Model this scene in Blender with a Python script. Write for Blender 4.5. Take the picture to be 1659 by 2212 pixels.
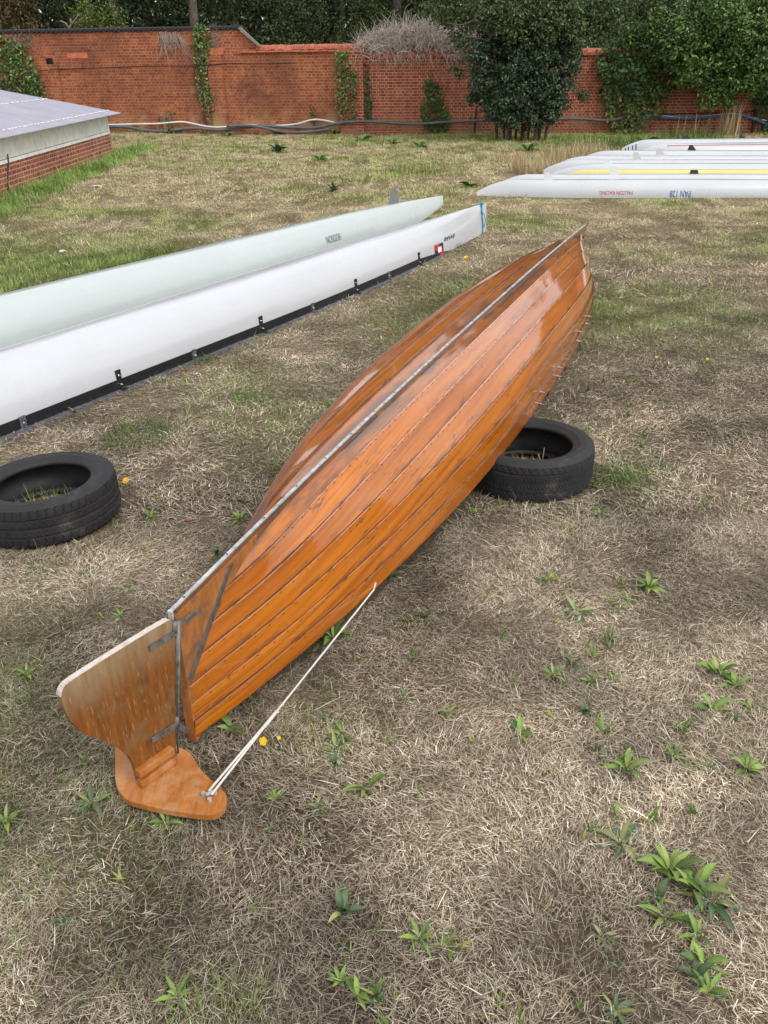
import bpy, bmesh, math, random
import numpy as np
from mathutils import Vector, Matrix
sc = bpy.context.scene
for o in list(bpy.data.objects): bpy.data.objects.remove(o)
rng = np.random.default_rng(7); random.seed(7)
R = math.radians

# ------------------------------------------------------------------ camera
CP, CR, CH, CF = 0.4958, -0.0122, 1.78, 2310.0 / 2856.0      # pitch down, roll, height, focal / picture height
_F = np.array([0, math.cos(CP), -math.sin(CP)]); _R0 = np.array([1.0, 0, 0]); _U0 = np.cross(_R0, _F)
_R = math.cos(CR) * _R0 + math.sin(CR) * _U0; _U = -math.sin(CR) * _R0 + math.cos(CR) * _U0
cd = bpy.data.cameras.new('camera'); cam = bpy.data.objects.new('camera', cd); sc.collection.objects.link(cam)
cd.sensor_fit = 'VERTICAL'; cd.sensor_height = 24.0; cd.lens = 24.0 * CF; cd.clip_start = 0.05; cd.clip_end = 600
M4 = Matrix.Identity(4)
for i in range(3):
    M4[i][0], M4[i][1], M4[i][2] = _R[i], _U[i], -_F[i]
M4[2][3] = CH
cam.matrix_world = M4; sc.camera = cam

# ------------------------------------------------------------------ sky, sun, exposure
SUN_EL, SUN_AZ = R(46), R(132)          # azimuth clockwise from +Y : behind the camera, to the right
w = bpy.data.worlds.new('World'); sc.world = w; w.use_nodes = True
nt = w.node_tree; bg = nt.nodes['Background']
sky = nt.nodes.new('ShaderNodeTexSky'); sky.sky_type = 'NISHITA'; sky.sun_disc = False
sky.sun_elevation = SUN_EL; sky.sun_rotation = SUN_AZ; sky.air_density = 1.0; sky.dust_density = 5.0; sky.ozone_density = 0.6
hs = nt.nodes.new('ShaderNodeHueSaturation'); hs.inputs['Saturation'].default_value = 0.22; hs.inputs['Value'].default_value = 1.0
nt.links.new(sky.outputs[0], hs.inputs['Color'])
# overcast: a bright, softly mottled cloud sheet over most of the blue
tcw = nt.nodes.new('ShaderNodeTexCoord'); cn = nt.nodes.new('ShaderNodeTexNoise'); cn.inputs['Scale'].default_value = 2.6; cn.inputs['Detail'].default_value = 5; cn.inputs['Roughness'].default_value = 0.55
nt.links.new(tcw.outputs['Generated'], cn.inputs['Vector']); cr = nt.nodes.new('ShaderNodeValToRGB'); nt.links.new(cn.outputs['Fac'], cr.inputs[0])
cr.color_ramp.elements[0].position = 0.32; cr.color_ramp.elements[0].color = (0.50, 0.515, 0.54, 1); cr.color_ramp.elements[1].position = 0.68; cr.color_ramp.elements[1].color = (1, 1, 1, 1)
cm = nt.nodes.new('ShaderNodeVectorMath'); cm.operation = 'SCALE'; cm.inputs['Scale'].default_value = 7.0; nt.links.new(cr.outputs[0], cm.inputs[0])
mx = nt.nodes.new('ShaderNodeMix'); mx.data_type = 'RGBA'; mx.inputs[0].default_value = 0.75
nt.links.new(hs.outputs[0], mx.inputs[6]); nt.links.new(cm.outputs[0], mx.inputs[7]); nt.links.new(mx.outputs[2], bg.inputs[0]); bg.inputs[1].default_value = 0.15
sd = bpy.data.lights.new('sun', 'SUN'); sd.energy = 0.95; sd.angle = R(18); sd.color = (1.0, 0.96, 0.9)
so = bpy.data.objects.new('sun', sd); sc.collection.objects.link(so)
sv = Vector((math.sin(SUN_AZ) * math.cos(SUN_EL), math.cos(SUN_AZ) * math.cos(SUN_EL), math.sin(SUN_EL)))
so.rotation_euler = sv.to_track_quat('Z', 'Y').to_euler(); so.location = (6, -6, 12)
sc.view_settings.view_transform = 'Standard'; sc.view_settings.look = 'None'; sc.view_settings.gamma = 1
sc.view_settings.exposure = 0.72
sc.cycles.max_bounces = 6; sc.cycles.transparent_max_bounces = 4

# ------------------------------------------------------------------ helpers
def ray(x, y):       # picture coordinates on a 1659 x 2212 copy of the photograph
    u = (x - 829.5) / 2212.0 / CF; v = (1106.0 - y) / 2212.0 / CF
    return _F + u * _R + v * _U
def G(x, y, z=0.0):  # where the sight line meets the level z
    d = ray(x, y); t = (z - CH) / d[2]; return np.array([0, 0, CH]) + t * d
WY0, WYAW = 26.2, -0.12
def Wp(x, y, off=0.0):   # where it meets the old wall's plane
    d = ray(x, y); t = (WY0 - off) / (d[1] - WYAW * d[0]); return np.array([0, 0, CH]) + t * d
def wall_y(x): return WY0 + WYAW * x
def mix3(a, b, t): return tuple(a[i] * (1 - t) + b[i] * t for i in range(3))

_perm = rng.random((64, 64, 8))
def vnoise(x, y, s, k=0):
    x = np.asarray(x, float) * s + 17.3 * k + 100; y = np.asarray(y, float) * s + 9.1 * k + 100
    xi = np.floor(x).astype(int); yi = np.floor(y).astype(int); fx = x - xi; fy = y - yi
    fx = fx * fx * (3 - 2 * fx); fy = fy * fy * (3 - 2 * fy); p = _perm[:, :, k % 8]
    g = lambda a, b: p[a % 64, b % 64]
    return (g(xi, yi) * (1 - fx) + g(xi + 1, yi) * fx) * (1 - fy) + (g(xi, yi + 1) * (1 - fx) + g(xi + 1, yi + 1) * fx) * fy
def fbm(x, y, s, k=0): return (vnoise(x, y, s, k) * 4 + vnoise(x, y, s * 2.1, k + 1) * 2 + vnoise(x, y, s * 4.3, k + 2)) / 7

def put(o, parent=None):
    sc.collection.objects.link(o)
    if parent is not None:
        o.parent = parent
        o.location = -_base[parent.name]
    return o
_base = {}
def raw_mesh(name, V, F, mat, uv=None, col=None, smooth=False, extra=None):
    """V: n x 3, F: list of faces (or m x k array), uv per loop, col per vertex"""
    V = np.asarray(V, np.float32); me = bpy.data.meshes.new(name)
    if isinstance(F, np.ndarray): tot = np.full(len(F), F.shape[1], np.int32); idx = F.astype(np.int32).ravel()
    elif isinstance(F, tuple):    # several arrays of different arity
        tot = np.concatenate([np.full(len(f), f.shape[1], np.int32) for f in F]); idx = np.concatenate([f.astype(np.int32).ravel() for f in F])
    else: tot = np.array([len(f) for f in F], np.int32); idx = np.array([i for f in F for i in f], np.int32)
    me.vertices.add(len(V)); me.vertices.foreach_set('co', V.ravel())
    me.loops.add(len(idx)); me.loops.foreach_set('vertex_index', idx)
    st = np.concatenate([[0], np.cumsum(tot)[:-1]]).astype(np.int32)
    me.polygons.add(len(tot)); me.polygons.foreach_set('loop_start', st); me.polygons.foreach_set('loop_total', tot)
    me.polygons.foreach_set('use_smooth', np.full(len(tot), bool(smooth)))
    if uv is not None:
        l = me.uv_layers.new(name='UVMap'); l.data.foreach_set('uv', np.asarray(uv, np.float32)[idx].ravel())
    if col is not None:
        a = me.attributes.new('tint', 'FLOAT_COLOR', 'POINT'); c = np.ones((len(V), 4), np.float32); c[:, :3] = col; a.data.foreach_set('color', c.ravel())
    for k, v in (extra or {}).items():
        a = me.attributes.new(k, 'FLOAT', 'POINT'); a.data.foreach_set('value', np.asarray(v, np.float32))
    me.update(calc_edges=True); me.validate()
    if mat: me.materials.append(mat)
    return me
def mk(name, V, F, mat, parent=None, **k): return put(bpy.data.objects.new(name, raw_mesh(name, V, F, mat, **k)), parent)
def tag(o, label, cat, group=None, kind=None):
    if label: o['label'] = label
    if cat: o['category'] = cat
    if group: o['group'] = group
    if kind: o['kind'] = kind
    return o
def thing(name, label, cat, loc, group=None):
    o = bpy.data.objects.new(name, None); o.empty_display_size = 0.1; o.location = loc; sc.collection.objects.link(o)
    _base[o.name] = Vector(loc); return tag(o, label, cat, group)
class MB:
    """collects shapes of one mesh"""
    def __init__(s): s.V = []; s.F = []; s.C = []; s.n = 0
    def add(s, V, F, c=None):
        V = [tuple(v) for v in V]; s.V += V; s.F += [tuple(i + s.n for i in f) for f in F]; s.C += [c or (1, 1, 1)] * len(V); s.n += len(V); return s
    def box(s, c, size, ax=None, b=0.0):
        c = Vector(c); hx, hy, hz = [v / 2 for v in size]
        A = ax or (Vector((1, 0, 0)), Vector((0, 1, 0)), Vector((0, 0, 1)))
        if b <= 0: P = [(sx * hx, sy * hy, sz * hz) for sx in (-1, 1) for sy in (-1, 1) for sz in (-1, 1)]; F = [(0, 1, 3, 2), (4, 6, 7, 5), (0, 4, 5, 1), (2, 3, 7, 6), (0, 2, 6, 4), (1, 5, 7, 3)]
        else:
            bm = bmesh.new(); bmesh.ops.create_cube(bm, size=1)
            for v in bm.verts: v.co = Vector((v.co.x * size[0], v.co.y * size[1], v.co.z * size[2]))
            bmesh.ops.bevel(bm, geom=bm.edges[:], offset=b, segments=2, affect='EDGES', profile=0.7)
            bm.verts.index_update(); P = [tuple(v.co) for v in bm.verts]; F = [tuple(v.index for v in f.verts) for f in bm.faces]; bm.free()
        return s.add([c + A[0] * p[0] + A[1] * p[1] + A[2] * p[2] for p in P], F)
    def tube(s, pts, rad, n=6, cap=True, c=None):
        pts = [Vector(p) for p in pts]; m = len(pts); rad = rad if hasattr(rad, '__len__') else [rad] * m
        V = []; F = []; up = None
        for i, p in enumerate(pts):
            t = (pts[min(i + 1, m - 1)] - pts[max(i - 1, 0)]).normalized()
            if up is None: up = t.orthogonal().normalized()
            a = (up - t * up.dot(t)); a = a.normalized() if a.length > 1e-6 else t.orthogonal().normalized(); up = a; b = t.cross(a)
            V += [p + (a * math.cos(6.28319 * j / n) + b * math.sin(6.28319 * j / n)) * rad[i] for j in range(n)]
        for i in range(m - 1):
            for j in range(n): F.append((i * n + j, i * n + (j + 1) % n, (i + 1) * n + (j + 1) % n, (i + 1) * n + j))
        if cap: F += [tuple(range(n))[::-1], tuple((m - 1) * n + j for j in range(n))]
        return s.add(V, F, c)
    def prism(s, poly, n, th):     # poly: 3-D outline, extruded th along n (centred)
        n = Vector(n).normalized(); P = [Vector(p) for p in poly]; m = len(P)
        V = [p - n * th / 2 for p in P] + [p + n * th / 2 for p in P]
        return s.add(V, [tuple(range(m))[::-1], tuple(range(m, 2 * m))] + [(i, (i + 1) % m, m + (i + 1) % m, m + i) for i in range(m)])
    def build(s, name, mat, parent=None, smooth=False, col=False, uv=None, extra=None):
        return mk(name, np.array(s.V), s.F, mat, parent, smooth=smooth, col=np.array(s.C) if col else None, uv=uv, extra=extra)
def fix_normals(o):
    bm = bmesh.new(); bm.from_mesh(o.data); bmesh.ops.recalc_face_normals(bm, faces=bm.faces[:]); bm.to_mesh(o.data); bm.free(); return o
def smooth_pts(P, n=4, closed=False):   # Catmull-Rom through points
    P = [np.asarray(p, float) for p in P]; m = len(P); out = []
    rng_ = range(m if closed else m - 1)
    for i in rng_:
        p0 = P[(i - 1) % m] if closed or i > 0 else P[i]; p1 = P[i]; p2 = P[(i + 1) % m]; p3 = P[(i + 2) % m] if closed or i + 2 < m else P[(i + 1) % m]
        for k in range(n):
            t = k / n; out.append(0.5 * ((2 * p1) + (-p0 + p2) * t + (2 * p0 - 5 * p1 + 4 * p2 - p3) * t * t + (-p0 + 3 * p1 - 3 * p2 + p3) * t ** 3))
    if not closed: out.append(P[-1])
    return out

# ------------------------------------------------------------------ materials
def new_mat(name):
    m = bpy.data.materials.new(name); m.use_nodes = True; return m, m.node_tree, m.node_tree.nodes['Principled BSDF']
def N(t, typ, **k):
    n = t.nodes.new(typ)
    for a, v in k.items():
        if a.startswith('i_'): n.inputs[a[2:].replace('_', ' ')].default_value = v
        else: setattr(n, a, v)
    return n
def L(t, a, b): t.links.new(a, b)
def ramp(t, fac, stops):
    r = t.nodes.new('ShaderNodeValToRGB'); e = r.color_ramp.elements
    while len(e) < len(stops): e.new(0.5)
    for el, (p, c) in zip(e, stops): el.position = p; el.color = (*c, 1) if len(c) == 3 else c
    L(t, fac, r.inputs[0]); return r.outputs[0]
def mixc(t, fac, a, b, mode='MIX'):
    m = t.nodes.new('ShaderNodeMix'); m.data_type = 'RGBA'; m.blend_type = mode
    for s, v in ((0, fac), (6, a), (7, b)):
        if hasattr(v, 'is_output') or isinstance(v, bpy.types.NodeSocket): L(t, v, m.inputs[s])
        else: m.inputs[s].default_value = v if s == 0 else (*v, 1)
    return m.outputs[2]
def math_(t, op, a, b=0.0):
    m = t.nodes.new('ShaderNodeMath'); m.operation = op
    for s, v in ((0, a), (1, b)):
        if isinstance(v, bpy.types.NodeSocket): L(t, v, m.inputs[s])
        else: m.inputs[s].default_value = v
    return m.outputs[0]
def coords(t, kind='Object', scale=(1, 1, 1), rot=(0, 0, 0)):
    c = t.nodes.new('ShaderNodeTexCoord'); mp = t.nodes.new('ShaderNodeMapping'); mp.inputs['Scale'].default_value = scale; mp.inputs['Rotation'].default_value = rot
    L(t, c.outputs[kind], mp.inputs[0]); return mp.outputs[0]
def noise(t, vec, scale, detail=4, rough=0.55):
    n = t.nodes.new('ShaderNodeTexNoise'); n.inputs['Scale'].default_value = scale; n.inputs['Detail'].default_value = detail; n.inputs['Roughness'].default_value = rough
    L(t, vec, n.inputs['Vector']); return n.outputs['Fac']
def bump(t, b, h, strength=0.3, dist=0.01):
    n = t.nodes.new('ShaderNodeBump'); n.inputs['Strength'].default_value = strength; n.inputs['Distance'].default_value = dist
    L(t, h, n.inputs['Height']); L(t, n.outputs[0], b.inputs['Normal'])
def tinted(name, rough=0.8, spec=0.3, sheen=0, var=None):
    m, t, b = new_mat(name); a = N(t, 'ShaderNodeAttribute', attribute_name='tint'); L(t, a.outputs['Color'], b.inputs['Base Color'])
    b.inputs['Roughness'].default_value = rough; b.inputs['Specular IOR Level'].default_value = spec; return m
def plain(name, col, rough=0.5, metal=0.0, var=0.15, vs=20, coat=0, spec=0.5, bmp=0):
    m, t, b = new_mat(name); n = noise(t, coords(t), vs, 5)
    c = ramp(t, n, [(0.3, tuple(v * (1 - var) for v in col)), (0.7, tuple(min(1, v * (1 + var)) for v in col))]); L(t, c, b.inputs['Base Color'])
    b.inputs['Roughness'].default_value = rough; b.inputs['Metallic'].default_value = metal; b.inputs['Coat Weight'].default_value = coat; b.inputs['Specular IOR Level'].default_value = spec
    if bmp: bump(t, b, n, bmp)
    return m

GRASS = tinted('grass_blades', 0.75, 0.25)
LEAF = tinted('leaf', 0.5, 0.4)
FOLI = tinted('foliage', 0.6, 0.3)
TWIG = tinted('dry_twig', 0.9, 0.1)
PETAL = plain('yellow_petal', (0.85, 0.55, 0.01), 0.6)
STEM = plain('green_stem', (0.08, 0.14, 0.03), 0.6)
BARK = plain('bark', (0.085, 0.07, 0.055), 0.9, var=0.5, vs=14, bmp=0.6)
BARKP = plain('pale_bark', (0.22, 0.17, 0.14), 0.9, var=0.4, vs=8, bmp=0.5)

def brick_mat(name, c1, c2, mortar, stain, axis='x', seed=0.0, mort=0.009, dark=0.7, pale=None):
    m, t, b = new_mat(name); tc = t.nodes.new('ShaderNodeTexCoord'); sp = t.nodes.new('ShaderNodeSeparateXYZ'); L(t, tc.outputs['Object'], sp.inputs[0])
    cb = t.nodes.new('ShaderNodeCombineXYZ'); L(t, sp.outputs['X' if axis == 'x' else 'Y'], cb.inputs[0]); L(t, sp.outputs['Z'], cb.inputs[1])
    wob = noise(t, tc.outputs['Object'], 6, 2); vadd = t.nodes.new('ShaderNodeVectorMath'); vadd.operation = 'MULTIPLY_ADD'
    L(t, wob, vadd.inputs[0]); vadd.inputs[1].default_value = (0.012, 0.012, 0); L(t, cb.outputs[0], vadd.inputs[2])
    br = N(t, 'ShaderNodeTexBrick', offset=0.5, squash=0.5, squash_frequency=2)
    L(t, vadd.outputs[0], br.inputs['Vector'])
    for k, v in (('Scale', 1), ('Brick Width', 0.228), ('Row Height', 0.075), ('Mortar Size', mort), ('Mortar Smooth', 0.25), ('Bias', -0.1)): br.inputs[k].default_value = v
    br.inputs['Color1'].default_value = (*c1, 1); br.inputs['Color2'].default_value = (*c2, 1); br.inputs['Mortar'].default_value = (*mortar, 1)
    big = noise(t, tc.outputs['Object'], 0.7, 5, 0.6); sm = noise(t, tc.outputs['Object'], 9, 5, 0.7); mid = noise(t, tc.outputs['Object'], 2.3, 4, 0.65)
    c = mixc(t, ramp(t, big, [(0.42, (0, 0, 0)), (0.68, (dark,) * 3)]), br.outputs['Color'], stain)
    c = mixc(t, ramp(t, sm, [(0.35, (0.55, 0.55, 0.55)), (0.6, (1.12, 1.12, 1.12))]), c, c) if False else mixc(t, 1.0, c, ramp(t, sm, [(0.3, (0.6, 0.58, 0.56)), (0.62, (1, 1, 1))]), 'MULTIPLY')
    c = mixc(t, ramp(t, mid, [(0.6, (0, 0, 0)), (0.75, (0.45,) * 3)]), c, mortar)
    if pale:   # efflorescence and worn pale bricks low on the wall
        zz = N(t, 'ShaderNodeMapRange', i_From_Min=0.75, i_From_Max=0.2); L(t, sp.outputs['Z'], zz.inputs['Value'])
        f = math_(t, 'MULTIPLY', zz.outputs[0], ramp(t, mid, [(0.45, (0, 0, 0)), (0.6, (0.8,) * 3)])); c = mixc(t, f, c, pale)
    L(t, c, b.inputs['Base Color']); b.inputs['Roughness'].default_value = 0.9; b.inputs['Specular IOR Level'].default_value = 0.2
    h = math_(t, 'ADD', math_(t, 'MULTIPLY', br.outputs['Fac'], -1.0), math_(t, 'MULTIPLY', sm, 0.6)); bump(t, b, h, 0.7, 0.012)
    return m
BRICK_L = brick_mat('old_red_brick', (0.44, 0.125, 0.052), (0.27, 0.066, 0.032), (0.42, 0.26, 0.16), (0.15, 0.055, 0.038), pale=(0.42, 0.27, 0.14))
BRICK_R = brick_mat('brown_red_brick', (0.46, 0.105, 0.048), (0.28, 0.055, 0.032), (0.56, 0.36, 0.26), (0.20, 0.06, 0.04), mort=0.011, dark=0.35, pale=(0.33, 0.18, 0.10))
BRICK_H = brick_mat('hut_brick', (0.40, 0.10, 0.045), (0.25, 0.052, 0.03), (0.50, 0.36, 0.29), (0.14, 0.05, 0.035), axis='y', mort=0.012, dark=0.4)
COPING = plain('coping_brick', (0.42, 0.125, 0.08), 0.85, var=0.4, vs=7, bmp=0.4)
TILE = plain('creasing_tile', (0.48, 0.13, 0.065), 0.8, var=0.3, vs=9)
DARKROOF = plain('dark_roof_edge', (0.02, 0.02, 0.022), 0.8)
WHITEPAINT = plain('flaking_white_paint', (0.80, 0.82, 0.77), 0.6, var=0.14, vs=6, bmp=0.2)
def gel(name, col, rough=0.2, dirt=(0.30, 0.29, 0.26)):
    m, t, b = new_mat(name); n1 = noise(t, coords(t), 1.3, 5, 0.6); n2 = noise(t, coords(t), 55, 3, 0.7); n3 = noise(t, coords(t, scale=(1.2, 1.2, 9)), 3.0, 5, 0.7)
    c = ramp(t, n1, [(0.3, tuple(v * 0.93 for v in col)), (0.7, col)]); c = mixc(t, ramp(t, n3, [(0.5, (0, 0, 0)), (0.8, (0.14,) * 3)]), c, dirt); c = mixc(t, ramp(t, n2, [(0.71, (0, 0, 0)), (0.78, (0.3,) * 3)]), c, dirt)
    L(t, c, b.inputs['Base Color']); L(t, ramp(t, n1, [(0.3, (rough * 0.7,) * 3), (0.7, (rough * 1.6,) * 3)]), b.inputs['Roughness']); b.inputs['Coat Weight'].default_value = 0.5; b.inputs['Coat Roughness'].default_value = 0.06; return m
GELCOAT = gel('white_gelcoat', (0.50, 0.515, 0.55)); GELGREEN = gel('pale_green_gelcoat', (0.44, 0.49, 0.488))
GELBOAT = gel('boat_white', (0.49, 0.51, 0.54), 0.3)
GELYEL = plain('pale_yellow_gelcoat', (0.60, 0.52, 0.19), 0.35, var=0.04, vs=3)
FINGREY = plain('grey_plastic_fin', (0.5, 0.5, 0.48), 0.5, var=0.05)
FINWHITE = plain('pale_fin', (0.62, 0.62, 0.60), 0.5, var=0.05)
FINBLACK = plain('black_plastic', (0.018, 0.018, 0.02), 0.45, var=0.2)
GUNW = plain('black_gunwale', (0.012, 0.013, 0.016), 0.35, var=0.4, vs=30)
SCUFF = plain('scuffed_black_edge', (0.09, 0.095, 0.11), 0.5, var=0.6, vs=40)
STEEL = plain('steel', (0.6, 0.6, 0.6), 0.3, metal=1.0)
ALU = plain('dull_aluminium', (0.46, 0.465, 0.47), 0.45, metal=0.4, var=0.4, vs=35)
OLDMETAL = plain('tarnished_metal', (0.13, 0.125, 0.115), 0.55, metal=0.3, var=0.5, vs=40)
ROPEW = plain('white_rope', (0.62, 0.60, 0.55), 0.85, var=0.2, vs=200)
ROPEB = plain('teal_rope', (0.03, 0.24, 0.36), 0.8, var=0.3, vs=120)
PIPE_G = plain('grey_pipe', (0.10, 0.105, 0.115), 0.5, var=0.25, vs=5)
PIPE_W = plain('white_pipe', (0.62, 0.60, 0.56), 0.5, var=0.1, vs=5)
PIPE_B = plain('blue_hose', (0.06, 0.16, 0.36), 0.45, var=0.15, vs=5)
BLACK = plain('black_cable', (0.012, 0.011, 0.011), 0.6)
HOLE = plain('dark_hole', (0.004, 0.004, 0.004), 1.0)
RED = plain('red_print', (0.5, 0.02, 0.03), 0.4); BLUE = plain('blue_print', (0.03, 0.10, 0.28), 0.4); NAVY = plain('navy_print', (0.01, 0.02, 0.05), 0.4)
REDSTRIPE = plain('faded_red_stripe', (0.42, 0.12, 0.13), 0.4); GREYP = plain('grey_print', (0.12, 0.15, 0.16), 0.5); WHITEP = plain('white_print', (0.8, 0.8, 0.8), 0.4)
LEAFBROWN = plain('dead_leaf', (0.22, 0.07, 0.03), 0.8, var=0.3); PAPER = plain('paper_scrap', (0.65, 0.66, 0.66), 0.8, var=0.1)
LAMPCOL = plain('pale_lamp_metal', (0.45, 0.55, 0.60), 0.4, metal=0.2)

# ------------------------------------------------------------------ ground
def bumpf(x, y, cx, cy, rx, ry): return np.exp(-(((x - cx) / rx) ** 2 + ((y - cy) / ry) ** 2))
HXg = lambda y: -6.29 + 0.0278 * (21.22 - y)
def greenness(x, y):
    x = np.asarray(x, float); y = np.asarray(y, float)
    far = np.clip((y - 5.0) / 7.0, 0, 1)
    n = fbm(x, y, 0.9, 1); n2 = fbm(x, y, 2.3, 4)
    g = -0.05 + 0.13 * far + (n - 0.45) * (0.35 + 0.8 * far) + (n2 - 0.5) * 0.35
    for cx, cy, rx, ry, a in ((-2.6, 8.5, 1.6, 1.1, 0.75), (-4.6, 8.5, 1.6, 2.2, 0.55), (-1.0, 8.9, 1.4, 0.5, 0.5), (-0.8, 4.6, 0.6, 0.7, 0.38), (0.35, 6.4, 0.5, 0.9, 0.38), (1.0, 7.4, 0.6, 0.5, 0.5), (1.7, 6.4, 0.35, 0.8, 0.45), (2.2, 7.0, 0.9, 1.6, 0.28),
                              (-1.05, 1.75, 0.35, 0.4, 0.25), (-0.65, 1.5, 0.2, 0.25, 0.25), (-0.35, 1.05, 0.1, 0.1, 0.3), (-0.2, 1.9, 0.15, 0.2, 0.25), (1.2, 3.6, 0.18, 0.15, 0.5), (0.0, 16.5, 2.0, 0.9, 0.42), (3.5, 24.2, 6, 1.3, 0.55), (6, 22, 4, 2.0, 0.35), (-6.5, 24.5, 3, 2, 0.2), (2.5, 12.8, 2.0, 0.4, 0.2)):
        g = g + a * bumpf(x, y, cx, cy, rx, ry)
    hut = np.clip(1 - np.abs(x - HXg(y) - 0.5) / 0.55, 0, 1) * (y > 9) * (y < 22.8)
    return np.clip(g + 0.95 * hut, 0, 1), hut
def height(x, y):
    return 0.012 * (fbm(x, y, 1.2, 3) - 0.5) + 0.11 * np.clip((-3.9 - x) / 4, 0, 1) * np.clip((y - 23) / 3, 0, 1)
def straw_patch(x, y): return fbm(x, y, 3.1, 2) * 0.55 + fbm(x, y, 0.8, 5) * 0.45
gx = np.concatenate([[-160, -90, -50, -30, -20], np.arange(-14, 16.01, 0.12), [22, 32, 52, 90, 160]])
gy = np.concatenate([[-120, -60, -30, -14, -6, -2], np.arange(0, 29.01, 0.12), [32, 38, 50, 75, 120, 200]])
X, Y = np.meshgrid(gx, gy); g_, _ = greenness(X, Y); sp_ = straw_patch(X, Y)
V = np.stack([X, Y, height(X, Y)], -1).reshape(-1, 3); nx = len(gx); ii = (np.arange(len(gy) - 1)[:, None] * nx + np.arange(nx - 1)[None]).ravel()
gm, t, b = new_mat('dry_lawn'); oc = coords(t); a1 = N(t, 'ShaderNodeAttribute', attribute_name='green'); a2 = N(t, 'ShaderNodeAttribute', attribute_name='straw')
fine = noise(t, oc, 60, 6, 0.75); fine2 = noise(t, coords(t, scale=(1, 2.6, 1), rot=(0, 0, 0.6)), 95, 4, 0.7)
soil = ramp(t, fine, [(0.3, (0.022, 0.016, 0.012)), (0.5, (0.075, 0.056, 0.038)), (0.72, (0.20, 0.16, 0.11))])
pale = ramp(t, fine2, [(0.3, (0.10, 0.075, 0.045)), (0.5, (0.24, 0.18, 0.11)), (0.7, (0.42, 0.34, 0.22))])
gr = ramp(t, fine, [(0.3, (0.03, 0.045, 0.012)), (0.55, (0.10, 0.14, 0.035)), (0.75, (0.22, 0.24, 0.08))])
c = mixc(t, a2.outputs['Fac'], soil, pale); c = mixc(t, a1.outputs['Fac'], c, gr); L(t, c, b.inputs['Base Color']); b.inputs['Roughness'].default_value = 0.95; b.inputs['Specular IOR Level'].default_value = 0.1
bump(t, b, fine, 0.8, 0.03)
ground = mk('ground', V, np.stack([ii, ii + 1, ii + nx + 1, ii + nx], 1), gm, smooth=True, extra={'green': np.clip(g_ * 0.9, 0, 1).ravel(), 'straw': np.clip((sp_ - 0.35) * 2.2 + np.clip((Y - 6) / 9, 0, 1) * 0.7, 0, 1).ravel()})
tag(ground, 'dry patchy lawn reaching to the brick wall', 'ground', kind='structure')

# ------------------------------------------------------------------ old brick walls
wd = np.array([1.0, WYAW, 0]) / math.hypot(1, WYAW); wn = np.array([WYAW, -1.0, 0]) / math.hypot(1, WYAW)   # along the wall, out towards the lawn
def wall_pt(s_x, z, out=0.0): return np.array([s_x, wall_y(s_x), z]) + wn * out
def wall_block(mb, x0, x1, z0, z1, out=0.0, th=0.34, ztop=None):
    z1b = z1 if ztop is None else ztop
    P = [wall_pt(x0, z0, out), wall_pt(x1, z0, out), wall_pt(x1, z1b, out), wall_pt(x0, z1, out)]; Q = [p - wn * th for p in P]
    mb.add(P + Q, [(0, 1, 2, 3), (5, 4, 7, 6), (1, 5, 6, 2), (4, 0, 3, 7), (3, 2, 6, 7), (0, 4, 5, 1)])
def pipe_pts(L_, off): return [Wp(x, y, off) for x, y in smooth_pts(L_, 5)]

wl = thing('brick_wall', 'tall orange-red brick wall with dark roof edge and sloping end, left of the lawn', 'wall', (-8, wall_y(-8), 0))
m = MB(); wall_block(m, -14.5, -3.89, -0.1, 2.66); o = m.build('brickwork', BRICK_L, wl)
m = MB(); m.add([wall_pt(-3.89, 2.3, 0), wall_pt(-3.45, 2.3, 0), wall_pt(-3.89, 2.66, 0), wall_pt(-3.89, 2.3, -0.34), wall_pt(-3.45, 2.3, -0.34), wall_pt(-3.89, 2.66, -0.34)], [(0, 1, 2), (4, 3, 5), (1, 4, 5, 2), (0, 3, 4, 1), (0, 2, 5, 3)])
m.build('sloping_end', BRICK_L, wl) if False else None
m = MB(); pe = [wall_pt(-3.888, 2.105, -0.002), wall_pt(-3.41, 2.105, -0.002), wall_pt(-3.41, 2.30, -0.002), wall_pt(-3.888, 2.655, -0.002)]; m.prism([p_ - wn * 0.16 for p_ in pe], wn, 0.318); m.build('sloping_end', BRICK_L, wl)
m = MB()
for i in range(75):    # dark fluted sheet lying on the wall top
    x0 = -14.5 + i * 0.1425; m.tube([wall_pt(x0 + 0.07, 2.70, 0.05), wall_pt(x0 + 0.07, 2.74, -0.45)], 0.05, 6)
m.build('roof_edge', DARKROOF, wl)
m = MB(); m.prism([wall_pt(-3.87, 2.70, 0.06), wall_pt(-3.80, 2.72, 0.06), wall_pt(-3.28, 2.27, 0.06), wall_pt(-3.36, 2.27, 0.06)], wn, 0.14); m.build('barge_board', plain('grey_board', (0.2, 0.19, 0.17), 0.8), wl)
m = MB(); wall_block(m, -4.85, -4.42, -0.08, 2.10, 0.055, 0.05); wall_block(m, -9.25, -8.55, -0.08, 2.0, 0.04, 0.035); m.build('pilaster', BRICK_L, wl)
m = MB(); wall_block(m, -8.95, -8.35, 2.02, 2.15, 0.006, 0.02); wall_block(m, -4.75, -4.35, 2.06, 2.22, 0.06, 0.02); m.build('repair_bricks', TILE, wl)
p = Wp(107, 132); m = MB(); m.box(p + wn * 0.004, (0.2, 0.012, 0.145), (Vector(wd), Vector(wn), Vector((0, 0, 1)))); m.build('vent_hole', HOLE, wl)

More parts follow.
